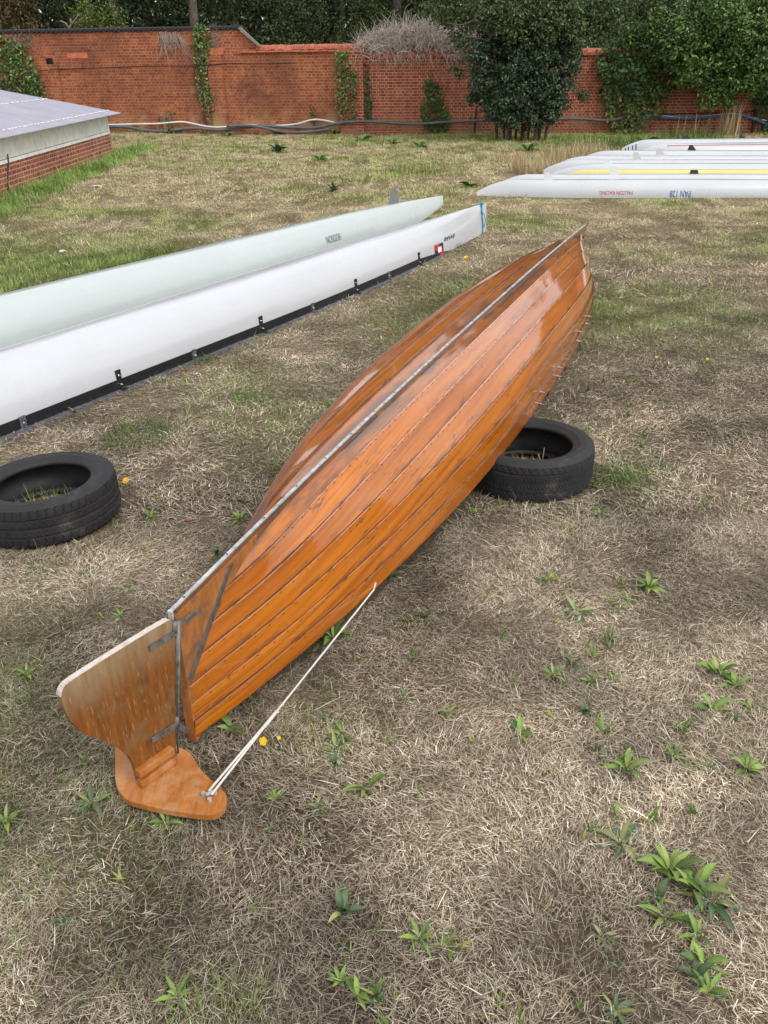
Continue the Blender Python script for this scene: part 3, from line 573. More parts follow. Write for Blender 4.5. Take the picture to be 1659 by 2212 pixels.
def uvmap(sx, sy):
    mp = t.nodes.new('ShaderNodeMapping'); mp.inputs['Scale'].default_value = (sx, sy, 1); L(t, uvn.outputs[0], mp.inputs[0]); return mp.outputs[0]
def attr(n): return N(t, 'ShaderNodeAttribute', attribute_name=n).outputs['Fac']
grain = noise(t, uvmap(2.2, 110), 1.0, 5, 0.65); broad = noise(t, uvmap(1.1, 16), 1.0, 4, 0.6); speck = noise(t, uvmap(14, 90), 1.0, 3, 0.7); patch = noise(t, uvmap(2.6, 11), 1.0, 5, 0.65)
c = ramp(t, broad, [(0.25, (0.32, 0.078, 0.003)), (0.5, (0.52, 0.150, 0.004)), (0.75, (0.64, 0.215, 0.008))])
c = mixc(t, 0.75, c, ramp(t, grain, [(0.3, (0.62, 0.55, 0.5)), (0.6, (1, 1, 1))]), 'MULTIPLY')
c = mixc(t, math_(t, 'MULTIPLY', attr('plank'), 0.32), c, (0.20, 0.045, 0.006))
bf = N(t, 'ShaderNodeMapRange', i_From_Min=0.12, i_From_Max=0.5); L(t, attr('alongd'), bf.inputs['Value'])
streak = noise(t, uvmap(0.8, 38), 1.0, 4, 0.6)
c = mixc(t, math_(t, 'MULTIPLY', bf.outputs[0], 0.38), c, (0.30, 0.085, 0.014))
c = mixc(t, ramp(t, streak, [(0.5, (0, 0, 0)), (0.68, (0.6,) * 3)]), c, (0.20, 0.05, 0.008))
# grey-black weathering in the seams, along the keel and in scuffed patches
seam = ramp(t, attr('seam'), [(0.0, (1, 1, 1)), (0.02, (0, 0, 0)), (0.955, (0, 0, 0)), (0.98, (1, 1, 1))])
sf = math_(t, 'MULTIPLY', seam, ramp(t, patch, [(0.35, (0.3,) * 3), (0.6, (0.9,) * 3)])); c = mixc(t, sf, c, (0.075, 0.032, 0.017))
edge = ramp(t, attr('seam'), [(0.0, (0, 0, 0)), (0.03, (1, 1, 1)), (0.07, (0, 0, 0))]); c = mixc(t, math_(t, 'MULTIPLY', edge, ramp(t, speck, [(0.40, (0, 0, 0)), (0.52, (0.85,) * 3)])), c, (0.55, 0.36, 0.27))  # broken pale line: plank edges catching the light, put into the colour
kd = N(t, 'ShaderNodeMapRange', i_From_Min=0.10, i_From_Max=0.015); L(t, attr('keeld'), kd.inputs['Value'])
kf = math_(t, 'MULTIPLY', kd.outputs[0], ramp(t, patch, [(0.40, (0.15,) * 3), (0.54, (1, 1, 1))])); c = mixc(t, math_(t, 'MULTIPLY', kf, 0.95), c, (0.05, 0.028, 0.022))
rag = math_(t, 'MULTIPLY', ramp(t, attr('seam'), [(0.72, (0, 0, 0)), (0.98, (1, 1, 1))]), ramp(t, noise(t, uvmap(7, 40), 1.0, 5, 0.75), [(0.48, (0, 0, 0)), (0.58, (1, 1, 1))])); c = mixc(t, math_(t, 'MULTIPLY', rag, 0.8), c, (0.07, 0.03, 0.018))
st = N(t, 'ShaderNodeMapRange', i_From_Min=0.3, i_From_Max=0.0); L(t, attr('alongd'), st.inputs['Value'])
wear = ramp(t, noise(t, uvmap(5, 26), 1.0, 5, 0.75), [(0.60, (0, 0, 0)), (0.66, (1, 1, 1))])
c = mixc(t, math_(t, 'MULTIPLY', wear, 0.75), c, (0.06, 0.03, 0.02))
scr = ramp(t, noise(t, uvmap(9, 160), 1.0, 2, 0.8), [(0.70, (0, 0, 0)), (0.74, (1, 1, 1))]); c = mixc(t, math_(t, 'MULTIPLY', scr, 0.55), c, (0.62, 0.33, 0.12))
L(t, c, b.inputs['Base Color']); b.inputs['Roughness'].default_value = 0.5; b.inputs['Specular IOR Level'].default_value = 0.15; b.inputs['Coat Weight'].default_value = 1.0; b.inputs['Coat IOR'].default_value = 1.6
L(t, ramp(t, patch, [(0.3, (0.02,) * 3), (0.6, (0.05,) * 3), (0.8, (0.16,) * 3)]), b.inputs['Coat Roughness'])
bp = N(t, 'ShaderNodeBump', i_Strength=0.10, i_Distance=0.004); L(t, math_(t, 'ADD', grain, math_(t, 'MULTIPLY', wear, -0.6)), bp.inputs['Height']); L(t, bp.outputs[0], b.inputs['Normal'])
bp2 = N(t, 'ShaderNodeBump', i_Strength=0.05, i_Distance=0.01); L(t, broad, bp2.inputs['Height']); L(t, bp2.outputs[0], b.inputs['Coat Normal'])
ho = mk('hull_planking', np.array(V), F, wm_, canoe, uv=UV, smooth=True, extra={'seam': SE, 'plank': PL, 'keeld': KD, 'alongd': UD})
ho.data.set_sharp_from_angle(angle=R(35))
# other wood
def wood(name, c1, c2, sx, rot, worn=None, gloss=0.35, coat=0.4):
    m, t, b = new_mat(name); v = coords(t, scale=sx, rot=rot); n = noise(t, v, 1.0, 6, 0.65); n2 = noise(t, coords(t), 14, 5, 0.65)
    c = ramp(t, n, [(0.3, c1), (0.65, c2)])
    if worn: c = mixc(t, ramp(t, n2, [(0.5, (0, 0, 0)), (0.64, (0.8,) * 3)]), c, worn)
    fl = noise(t, coords(t, scale=tuple(s * 3.2 for s in sx), rot=rot), 1.0, 2, 0.8); c = mixc(t, ramp(t, fl, [(0.69, (0, 0, 0)), (0.74, (0.6,) * 3)]), c, (0.55, 0.34, 0.17))
    L(t, c, b.inputs['Base Color']); b.inputs['Roughness'].default_value = gloss; b.inputs['Coat Weight'].default_value = coat; b.inputs['Coat Roughness'].default_value = 0.2; bump(t, b, n, 0.15, 0.004); return m
KEELW = wood('dark_keel_wood', (0.07, 0.03, 0.015), (0.20, 0.08, 0.03), (3, 3, 60), (0, 0, 0.4), (0.06, 0.045, 0.035))
DEADW = wood('worn_deadwood', (0.22, 0.08, 0.02), (0.40, 0.15, 0.035), (40, 40, 10), (0, 0, 0.4), (0.10, 0.065, 0.045))
DARKW = wood('weathered_grey_wood', (0.035, 0.026, 0.02), (0.12, 0.095, 0.075), (30, 30, 8), (0, 0, 0.4))
EDGEW = wood('bare_wood_edge', (0.42, 0.36, 0.31), (0.62, 0.55, 0.49), (60, 60, 30), (0, 0, 0))
def cn_sweep(name, mat, u0, u1, prof, n=70, start=0.0):   # strip along the keel; prof: list of (v, dw)
    V = []; uu = np.linspace(u0, u1, n); m_ = len(prof)
    for u in uu:
        Dk = cn_sec(u, 5)[2]
        for v, dw in prof: V.append(cn_place(np.array(CQ['L'] * u), np.array(v), np.array(Dk + dw)))
    F = [(k * m_ + j, k * m_ + (j + 1) % m_, (k + 1) * m_ + (j + 1) % m_, (k + 1) * m_ + j) for k in range(n - 1) for j in range(m_)] + [tuple(range(m_)), tuple((n - 1) * m_ + j for j in range(m_))[::-1]]
    return fix_normals(mk(name, np.array(V), F, mat, canoe))
cn_sweep('keel', KEELW, 0.0, 1.0, [(-0.014, -0.03), (-0.009, 0.012), (0.009, 0.012), (0.014, -0.03)])
ks = cn_sweep('keel_strip', ALU, -0.002, 1.002, [(-0.0062, 0.0125), (-0.0058, 0.0160), (0.0058, 0.0160), (0.0062, 0.0125)])
# strip turned down over the stern
Dk0 = cn_sec(0, 5)[2]; cnp = lambda a, v, wz: cn_place(np.array(float(a)), np.array(float(v)), np.array(float(wz)))
m = MB(); P = [cnp(a, v, wz) for a, v, wz in ((-0.012, -0.0075, Dk0 + 0.0165), (-0.012, 0.0075, Dk0 + 0.0165), (-0.012, 0.0075, Dk0 - 0.035), (-0.012, -0.0075, Dk0 - 0.035), (-0.017, -0.0075, Dk0 + 0.013), (-0.017, 0.0075, Dk0 + 0.013), (-0.017, 0.0075, Dk0 - 0.035), (-0.017, -0.0075, Dk0 - 0.035))]
m.add(P, [(0, 1, 2, 3), (4, 7, 6, 5), (0, 4, 5, 1), (1, 5, 6, 2), (2, 6, 7, 3), (3, 7, 4, 0)]); m.build('stern_band', ALU, canoe)
for k in range(26):
    p = cnp(0.05 + 0.22 * k, 0, cn_sec((0.05 + 0.22 * k) / CQ['L'], 5)[2] + 0.0162); m = MB(); m.tube([p, p + np.array([0, 0, 0.0018])], 0.0034, 6)
    o = m.build('screw', OLDMETAL); o.parent = ks; o.location = (0, 0, 0)
# stern deadwood with grey edging pieces
m = MB(); nv = cnp(0, 1, 0) - cnp(0, 0, 0)
m.prism([cnp(-0.012, 0, Dk0 - 0.001), cnp(0.42, 0, cn_sec(0.07, 5)[2] - 0.001), cnp(0.3, 0, 0.22), cnp(0.06, 0, 0.0), cnp(0.0, 0, -0.02), cnp(-0.004, 0, 0.2)], nv, 0.03); m.build('stern_deadwood', DEADW, canoe)
cax = cnp(1, 0, 0) - cnp(0, 0, 0)
for side in (1, -1):
    V = []; ff_ = np.linspace(0.0, 0.5, 14)
    for k_, f in enumerate(ff_):
        p = cn_pt(0.0, f, 0.002, side)[0]; q = cn_pt(0.0, f, 0.0185, side)[0]; w2 = 0.019 - 0.008 * k_ / 13 + rng.normal(0, 0.0008)
        V += [p - cax * w2, q - cax * w2 * 0.7, q + cax * w2 * 0.7, p + cax * w2]
    o = mk('apron_edge', np.array(V), [(4 * k + j, 4 * k + j + 1, 4 * k + 5 + j, 4 * k + 4 + j) for k in range(13) for j in range(3)], DARKW, canoe); fix_normals(o)
# inner gunwale rails
m = MB()
for side in (1, -1):
    m.tube([cn_pt(u, 1.0, -0.012, side)[0] + np.array([0, 0, 0.010]) for u in np.linspace(0.004, 0.996, 60)], 0.010, 6)
m.build('gunwale', KEELW, canoe, smooth=True)
# nail heads along the seams, visible side
RIV = plain('copper_rivet', (0.24, 0.085, 0.022), 0.5, metal=0.3); m = MB()
for i in range(1, NS):
    for k in range(95):
        u = 0.012 + k * 0.0104 + rng.normal(0, 0.0006); p, al, _ = cn_pt(u, i / NS + 0.016, 0.0068, 1); q = cn_pt(u, i / NS + 0.016, 0.0088, 1)[0]
        if k < 16: r_ = MB(); r_.tube([p, q], 0.0023, 5); r_.build('rivet', RIV, canoe)
        else: m.tube([p, q], 0.0023, 5)
m.build('rivets', RIV, canoe)['kind'] = 'stuff'
# metal bolts and wooden pads on the far right gunwale
HP = [(u, f, cn_pt(u, f, 0.004, 1)[0]) for u in np.linspace(0.3, 0.9, 181) for f in np.linspace(0.84, 1.0, 17)]
HPx = np.array([h[2] for h in HP])
def pix(P):
    d = np.asarray(P) - np.array([0, 0, CH]); z = d @ _F; return np.stack([829.5 + (d @ _R) / z * CF * 2212, 1106 - (d @ _U) / z * CF * 2212], -1)
HPp = pix(HPx)
for X, Y_ in ((1203, 718), (1196, 783), (1140, 840), (1142, 915), (978, 1115), (976, 1190), (842, 1310), (842, 1400)):
    tgt = np.array([(1200 + X / 2.764) * 0.7745, (620 + Y_ / 2.764) * 0.7745]); k = int(np.argmin(((HPp - tgt) ** 2).sum(1))); u, f, p = HP[k]; q = cn_pt(u, f, 0.03, 1)[0]; r = cn_pt(u, f, 0.014, 1)[0]
    m = MB(); m.tube([p, q], 0.0035, 6); m.tube([p, r], 0.008, 6); m.build('bolt', STEEL, canoe)
for u in (0.50, 0.58, 0.70):
    q = cn_pt(u, 1.0, 0.0, 1)[0]; ax = (Vector((math.sin(CQ['psi']), math.cos(CQ['psi']), 0)), Vector((math.cos(CQ['psi']), -math.sin(CQ['psi']), 0)), Vector((0, 0, 1)))
    m = MB(); m.box(q + np.array([-0.01, 0, -0.012]), (0.16, 0.02, 0.05), ax, 0.004); m.build('rowlock_pad', KEELW, canoe)

# rudder, hinge line, yoke
zr = lambda X, Y_: ((160 + X / 1.904) * 0.7745, (1680 + Y_ / 1.904) * 0.7745)
T_ = G(381, 1346, 0.462); Bt = G(*zr(625, 800), 0.062); bl = G(*zr(420, 955), 0.062); dv = bl - Bt; dv /= np.linalg.norm(dv); hz = T_ - Bt; hz /= np.linalg.norm(hz); bn = np.cross(hz, dv); bn /= np.linalg.norm(bn)
if bn @ (np.array([0, 0, CH]) - Bt) < 0: bn = -bn
def on_blade(X, Y_, off=0.0):
    d = ray(*zr(X, Y_)); o = np.array([0, 0, CH]); t_ = ((Bt + bn * off - o) @ bn) / (d @ bn); return o + d * t_
outl = [(585, 92), (606, 104), (612, 150), (616, 210), (619, 500), (616, 690), (624, 806), (424, 950), (414, 905), (400, 860), (374, 816), (330, 778), (280, 752), (200, 716), (135, 696), (80, 650), (40, 590), (18, 535), (9, 495), (16, 462), (50, 420), (200, 322), (400, 197), (560, 102)]
blade_poly = [on_blade(*p) for p in outl]
PLY = wood('weathered_plywood', (0.10, 0.031, 0.004), (0.215, 0.072, 0.009), (70, 70, 7), (0, 0, 0.75), (0.17, 0.085, 0.03), 0.5, 0.1)
m, t, b = PLY, PLY.node_tree, PLY.node_tree.nodes['Principled BSDF']
tc = t.nodes.new('ShaderNodeTexCoord'); sp = t.nodes.new('ShaderNodeSeparateXYZ'); L(t, tc.outputs['Object'], sp.inputs[0])
old = b.inputs['Base Color'].links[0].from_socket; wz = N(t, 'ShaderNodeMapRange', i_From_Min=0.36, i_From_Max=0.48); L(t, sp.outputs['Z'], wz.inputs['Value'])
ff = math_(t, 'MULTIPLY', wz.outputs[0], ramp(t, noise(t, coords(t, scale=(30, 30, 6)), 1, 4, 0.6), [(0.3, (0.3,) * 3), (0.6, (1, 1, 1))])); L(t, mixc(t, ff, old, (0.27, 0.19, 0.11)), b.inputs['Base Color'])
fk = noise(t, coords(t, scale=(210, 210, 17)), 1.0, 2, 0.6); lk = b.inputs['Base Color'].links[0].from_socket; L(t, mixc(t, ramp(t, fk, [(0.64, (0, 0, 0)), (0.68, (0.42,) * 3)]), lk, (0.46, 0.28, 0.13)), b.inputs['Base Color'])
rud = MB(); rud.prism(blade_poly, bn, 0.016); blade = fix_normals(rud.build('rudder_blade', PLY, canoe))
m = MB(); ed = [p + bn * 0.0 for p in blade_poly]; Pq = [blade_poly[k] for k in (18, 19, 20, 21, 22, 23, 0)]; cen = sum(blade_poly) / len(blade_poly)
m2 = []
for p in smooth_pts(Pq, 4): m2.append(p)
for a, c_ in zip(m2[:-1], m2[1:]):
    up = (a - cen); e_ = c_ - a; nn = np.cross(e_, bn); nn /= np.linalg.norm(nn); nn = nn if nn @ up > 0 else -nn
    m.add([a + bn * 0.0085, c_ + bn * 0.0085, c_ + bn * 0.0085 + nn * 0.0025, a + bn * 0.0085 + nn * 0.0025, a - bn * 0.0085, c_ - bn * 0.0085, c_ - bn * 0.0085 + nn * 0.0025, a - bn * 0.0085 + nn * 0.0025], [(0, 1, 2, 3), (3, 2, 6, 7), (5, 4, 7, 6)])
eo = m.build('bare_edge', EDGEW); eo.parent = blade; eo.location = (0, 0, 0)
def strap(name, pts, wdt, par, mat=OLDMETAL, off=0.012):
    m = MB(); a, c_ = on_blade(*pts[0], off), on_blade(*pts[1], off); e_ = (c_ - a) / np.linalg.norm(c_ - a); s_ = np.cross(e_, bn); L_ = np.linalg.norm(c_ - a)
    m.box((a + c_) / 2, (L_, wdt, 0.004), (Vector(e_), Vector(s_), Vector(bn)), 0.0012)
    for k in (0.15, 0.5, 0.85): q = a + (c_ - a) * k; m.tube([q, q + bn * 0.004], 0.004, 6)
    o = m.build(name, mat, None); o.parent = par; o.location = (0, 0, 0) if par != canoe else -_base['canoe']; return o
strap('hinge_strap', [(488, 246), (632, 160)], 0.017, blade); strap('hinge_strap', [(502, 735), (632, 650)], 0.017, blade)
strap('hinge_strap', [(622, 135), (748, 48)], 0.015, canoe, OLDMETAL, 0.006); strap('hinge_strap', [(640, 655), (692, 682)], 0.017, canoe, OLDMETAL, 0.004)
m = MB(); m.tube([T_ + bn * 0.006 + hz * 0.01, T_ + bn * 0.006 - hz * 0.24], 0.0085, 8); m.build('sternpost_strip', OLDMETAL, canoe, smooth=True)
m = MB(); m.tube([T_ + bn * 0.012 - hz * 0.02, Bt + bn * 0.012 + hz * 0.005], 0.0035, 6); m.build('hinge_rod', OLDMETAL, canoe, smooth=True)
for X, Y_ in ((622, 130), (632, 632)):
    q = on_blade(X, Y_, 0.008); m = MB(); m.tube([q + hz * 0.016, q - hz * 0.016], 0.0085, 8); m.build('hinge_barrel', OLDMETAL, canoe, smooth=True)
yoke_px = [(306, 760), (308, 930), (320, 988), (350, 1030), (388, 1056), (500, 1086), (600, 1106), (780, 1130), (842, 1124), (884, 1092), (900, 1044), (890, 1012), (860, 984), (785, 912), (745, 865), (715, 812), (688, 788), (630, 762)]
yk = smooth_pts([G(*zr(*p), 0.052) for p in yoke_px], 3); yk += [G(*zr(560, 700), 0.052) + np.array([0.0, 0.06, 0]), G(*zr(400, 700), 0.052) + np.array([0.0, 0.03, 0])]
YOKE = wood('yoke_wood', (0.27, 0.085, 0.012), (0.43, 0.155, 0.028), (55, 8, 8), (0, 0, -0.75), (0.42, 0.22, 0.10), 0.5, 0.15)
m = MB(); m.prism([p + np.array([0, 0, -0.009]) for p in yk], (0, 0, 1), 0.018); yoke = fix_normals(m.build('rudder_yoke', YOKE, canoe))
for k, (h0, h1) in enumerate(((0.036, 0.060), (0.0, 0.024))):
    a = G(*zr(625, 850), 0.054); c_ = G(*zr(442, 982), 0.054); e_ = (c_ - a) / np.linalg.norm(c_ - a); s_ = np.array([-e_[1], e_[0], 0]); s_ = s_ if s_ @ bn > 0 else -s_
    m = MB(); m.box((a + c_) / 2 + np.array([0, 0, (h0 + h1) / 2]) - s_ * (0.002 + 0.006 * k * 0), (np.linalg.norm(c_ - a), 0.022, h1 - h0), (Vector(e_), Vector(s_), Vector((0, 0, 1))), 0.004)
    o = m.build('cleat_batten', YOKE); o.parent = yoke; o.location = (0, 0, 0)
sh = G(*zr(812, 1020), 0.056)
m = MB()
for a, c_ in (((-0.012, -0.004, 0.004), (0.012, 0.006, 0.004)), ((-0.003, -0.016, 0.004), (0.0, 0.012, 0.01))): m.box(sh + np.array([(a[i] + c_[i]) / 2 for i in range(3)]), (0.022, 0.009, 0.007), (Vector((0.8, 0.6, 0)), Vector((-0.6, 0.8, 0)), Vector((0, 0, 1))), 0.002)
for q in ((-0.018, 0.0), (0.002, -0.02), (0.012, 0.006)): m.tube([sh + np.array([q[0], q[1], -0.004]), sh + np.array([q[0], q[1], 0.007])], 0.006, 8)
o = m.build('shackle', ALU); o.parent = yoke; o.location = (0, 0, 0)
# line from the yoke to the gunwale
k = int(np.argmin(((pix(np.array([cn_pt(u, 1.0, 0.004, 1)[0] for u in np.linspace(0.02, 0.3, 141)])) - np.array([800, 1275])) ** 2).sum(1))); top = cn_pt(np.linspace(0.02, 0.3, 141)[k], 0.985, 0.006, 1)[0]
spl = sh + (top - sh) * 0.33; sd_ = np.array([0.6, -0.8, 0]) * 0.008
m = MB(); m.tube([sh + sd_ + (0, 0, 0.006), spl + (0, 0, 0.0)], 0.0034, 6); m.tube([sh - sd_ + (0, 0, 0.006), spl + (0, 0, 0.002)], 0.0034, 6)
m.tube([spl - (top - sh) * 0.06, spl + (top - sh) * 0.01], 0.0058, 7); m.tube([spl, spl + np.array([0.012, 0.0, 0.006])], 0.003, 5)
m.tube([spl, top, top + (top - sh) * 0.02 + (0, 0, 0.02)], 0.0032, 6)
tag(m.build('rope', ROPEW, smooth=True), 'taut white line running from the rudder yoke up to the canoe gunwale', 'rope')

# ------------------------------------------------------------------ tyres
rub, t, b = new_mat('worn_rubber'); n1 = noise(t, coords(t), 9, 6, 0.7); n2 = noise(t, coords(t), 60, 4, 0.6)
c = ramp(t, n1, [(0.3, (0.010, 0.010, 0.011)), (0.6, (0.024, 0.024, 0.026)), (0.78, (0.10, 0.095, 0.09))]); c = mixc(t, ramp(t, n2, [(0.68, (0, 0, 0)), (0.75, (0.4,) * 3)]), c, (0.16, 0.15, 0.14))
L(t, c, b.inputs['Base Color']); L(t, ramp(t, n1, [(0.3, (0.5,) * 3), (0.7, (0.8,) * 3)]), b.inputs['Roughness']); b.inputs['Specular IOR Level'].default_value = 0.35; bump(t, b, n2, 0.3, 0.003)
def tyre(label, x, y, tilt, ro=0.315, rb=0.203, wd_=0.195, blocks=64, grooves=(0.3, 0.5, 0.7), fine=False, rotz=0):
    root = thing('tyre', label, 'tyre', (x, y, 0), 'old car tyres lying flat on the lawn')
    ns = blocks * 6; hw = wd_ / 2
    prof = [(rb + 0.012, hw * 0.60), (rb + 0.002, hw * 0.66), (rb, hw * 0.74), (rb + 0.004, hw * 0.82), (rb + 0.012, hw * 0.88), (rb + 0.017, hw * 0.885), (rb + 0.020, hw * 0.92), (rb + 0.034, hw * 0.955), (rb + 0.036, hw * 0.975), (rb + 0.045, hw * 0.985), (rb + 0.060, hw * 1.0), (rb + 0.062, hw * 1.012), (rb + 0.068, hw * 1.012), (rb + 0.07, hw * 1.0), (ro - 0.035, hw * 0.97), (ro - 0.028, hw * 0.955), (ro - 0.026, hw * 0.95), (ro - 0.016, hw * 0.90)]
    zz = np.linspace(0.86, -0.86, 45); tread = [(ro - 0.004 - 0.010 * abs(z) ** 4, z * hw, (1 - z) / 2) for z in zz]
    inner = [(rb + 0.04, hw * 0.72), (ro - 0.035, hw * 0.7), (ro - 0.022, 0), (ro - 0.035, -hw * 0.7), (rb + 0.04, -hw * 0.72)]
    def ring(P, nm, tr=False):
        V = []; m_ = len(P)
        for s in range(ns):
            a = 2 * math.pi * s / ns; ca, sa = math.cos(a), math.sin(a)
            for p in P:
                r, z = p[0], p[1]
                if tr:
                    f = p[2]; dp = 0
                    for g_ in grooves:
                        if abs(f - g_) < 0.022: dp = 0.007
                    ph = s + (8 * f if not fine else 3 * math.sin(f * 40))
                    if (f < 0.27 or f > 0.73):
                        if int(ph) % 6 == 0: dp = max(dp, 0.0045)
                    elif int(ph * (1.0 if not fine else 2)) % 6 == 0: dp = max(dp, 0.003 if not fine else 0.006)
                    r -= dp
                V.append((r * ca, r * sa, z + hw))
        F = [(s * m_ + j, s * m_ + j + 1, ((s + 1) % ns) * m_ + j + 1, ((s + 1) % ns) * m_ + j) for s in range(ns) for j in range(m_ - 1)]
        me = raw_mesh(nm, np.array(V), F, rub, smooth=not tr); o = bpy.data.objects.new(nm, me); sc.collection.objects.link(o); o.parent = root; return o
    lower = [(r, -z) for r, z in prof[::-1]]
    ring(prof + [(tread[0][0], tread[0][1])], 'sidewall'); ring([(tread[-1][0], tread[-1][1])] + lower, 'sidewall'); ring(tread, 'tread', True)
    o = ring([prof[0]] + inner + [lower[-1]], 'inner_liner')
    root.rotation_euler = (tilt[0], tilt[1], rotz)
    return root
tyre('old black tyre under the canoe gunwale, right of the hull', 0.70, 3.65, (0.0, 0.0), fine=True, blocks=60, grooves=(0.26,))
tyre('old black tyre with ribbed tread at the left edge, below the white hull', -1.50, 3.29, (-0.02, -0.03), blocks=56, rotz=0.4)

# ------------------------------------------------------------------ grass
def frus(n, y0, y1, mg):   # random lawn points of a trapezium in front of the house line, widening with distance
    y = np.sqrt(rng.random(n) * ((y1 + 2) ** 2 - (y0 + 2) ** 2) + (y0 + 2) ** 2) - 2
    half = np.maximum(0.47 * y, 0) + abs(mg); x = (rng.random(n) * 2 - 1) * half
    if mg < 0: x = np.sign(x) * (0.47 * y + 0.5 + rng.random(n) * -mg)      # the margins of the lawn to the left and right
    return x, y
def keep(x, y):
    k = np.ones(len(x), bool)
    for cx, cy in ((0.70, 3.65), (-1.50, 3.29)):
        r = np.hypot(x - cx, y - cy); k &= ~((r > 0.185) & (r < 0.322))
    for s in (sA, sB):
        d = (x - s.tip[0]) * s.a[0] + (y - s.tip[1]) * s.a[1]; v = (x - s.tip[0]) * s.v[0] + (y - s.tip[1]) * s.v[1]
        k &= ~((d > 0.4) & (d < 9.6) & (np.abs(v) < np.minimum(0.05 + d * 0.1, 0.29)))
    k &= ~((x > 2.2) & (x < 9) & (y > 12.7) & (y < 16.3) & (y > 12.75 + 0.0 * x))
    k &= ~((x < HX(y) + 0.03) & (y < 21.25) & (y > 6))
    k &= y < wall_y(x) - 0.05
    al = (x - CQ['x0']) * math.sin(CQ['psi']) + (y - CQ['y0']) * math.cos(CQ['psi']); la = (x - CQ['x0']) * math.cos(CQ['psi']) - (y - CQ['y0']) * math.sin(CQ['psi'])
    u = np.clip(al / CQ['L'], 0, 1); k &= ~((np.abs(la) < 0.33 * (1 - np.abs(2 * u - 1) ** 2.6)) & (al > 0.3) & (al < 5.7))
    return k
PALS = np.array([(0.42, 0.335, 0.235), (0.58, 0.49, 0.36), (0.22, 0.172, 0.13), (0.84, 0.76, 0.61), (0.11, 0.085, 0.066), (0.50, 0.41, 0.29), (0.36, 0.28, 0.19)])
PALG = np.array([(0.12, 0.19, 0.04), (0.17, 0.25, 0.055), (0.09, 0.15, 0.035), (0.25, 0.29, 0.10)])
def blade_mesh(x, y, z, ln, wd_, az, el, bend, col):
    n = len(x); d = np.stack([np.cos(az), np.sin(az)], 1); sx = np.stack([-d[:, 1], d[:, 0], np.zeros(n)], 1) * wd_[:, None] / 2
    b0 = np.stack([x, y, z], 1); h1 = ln * 0.55; e2 = el - bend
    m1 = b0 + np.concatenate([d * (h1 * np.cos(el))[:, None], (h1 * np.sin(el))[:, None]], 1)
    tp = m1 + np.concatenate([d * (ln * 0.45 * np.cos(e2))[:, None], (ln * 0.45 * np.sin(e2))[:, None]], 1); tp[:, 2] = np.maximum(tp[:, 2], z * 0.3)
    V = np.stack([b0 - sx, b0 + sx, m1 + sx * 0.85, m1 - sx * 0.85, tp], 1).reshape(-1, 3); k = np.arange(n)[:, None] * 5
    return V, (k + np.array([[0, 1, 2, 3]]), k + np.array([[3, 2, 4]])), np.repeat(col, 5, 0)
def scatter(n, y0, y1, mg, ln, wd_, up, seed):
    x, y = frus(n, y0, y1, mg); k = keep(x, y) & (rng.random(n) > np.clip((0.43 - fbm(x, y, 4.2, 7)) * 4.0, 0, 0.45)); x, y = x[k], y[k]; n = len(x)
    g, hut_ = greenness(x, y); st = straw_patch(x, y); isg = rng.random(n) < np.clip(g * 1.15 - 0.04, 0, 0.93)
    far = np.clip((y - 5) / 8, 0, 1)
    l = ln * (0.45 + 0.9 * rng.random(n) + 1.5 * (rng.random(n) < 0.06)) * (1 + 0.25 * isg) * (1 + 1.3 * hut_); wv = wd_ * (0.55 + 0.6 * rng.random(n) + 1.3 * (rng.random(n) < 0.07)) * np.where(isg, 1.25, 1)
    az = vnoise(x, y, 2.2, 3) * 12 + rng.normal(0, 1.1, n); el = np.where(isg, R(38) + rng.random(n) * R(45), R(2) + np.abs(rng.normal(0, 1, n)) * R(up) + far * R(12) * rng.random(n))
    z = height(x, y) + np.where(isg, 0, rng.random(n) * 0.018 * (ln / 0.05) ** 0.5)
    pi = rng.integers(0, len(PALS), n); c = PALS[pi] * ((0.62 + 0.58 * np.clip((st - 0.33) * 2.6, 0, 1.15)) * (0.40 + 1.12 * fbm(x, y, 8.0, 6)))[:, None]
    c = c * (1 + 0.05 * far)[:, None]; c = np.where(far[:, None] > 0, c * (1 - far[:, None] * 0.6) + far[:, None] * 0.6 * np.array([0.62, 0.52, 0.29]), c)
    cg = (PALG + (far[:, None, None] * np.array([0.09, 0.07, 0.02])).mean() * 0)[rng.integers(0, len(PALG), n)] + far[:, None] * np.array([0.11, 0.09, 0.035]) * (0.7 + 0.6 * rng.random(n))[:, None]; cg = np.where(hut_[:, None] > 0.2, cg * np.array([0.75, 0.95, 0.8]), cg)
    return blade_mesh(x, y, z, l, wv, az, el, np.where(isg, R(35), R(14)) * (0.3 + rng.random(n)), np.where(isg[:, None], cg, c))
def grass_obj(name, label, parts):
    Vs, Q, T, Cc, o = [], [], [], [], 0
    for V, (q, tr), c in parts: Vs.append(V); Q.append(q + o); T.append(tr + o); Cc.append(c); o += len(V)
    return tag(mk(name, np.concatenate(Vs), (np.concatenate(Q), np.concatenate(T)), GRASS, col=np.concatenate(Cc)), label, 'grass', kind='stuff')
grass_obj('short_grass', 'short dry straw-coloured grass with green patches over the lawn', [
    scatter(200000, 0.0, 5.0, -2.0, 0.038, 0.0026, 12, 5), scatter(60000, 5.0, 26.0, -4.0, 0.06, 0.005, 14, 6), scatter(20000, -1.2, 0.8, 2.0, 0.036, 0.0022, 12, 7), scatter(250000, 0.75, 3.2, 0.5, 0.030, 0.0010, 12, 1), scatter(250000, 3.2, 7, 0.6, 0.036, 0.0018, 13, 2), scatter(240000, 7, 13, 0.8, 0.045, 0.0031, 14, 3), scatter(340000, 13, 26.4, 1.2, 0.058, 0.0055, 14, 4)])
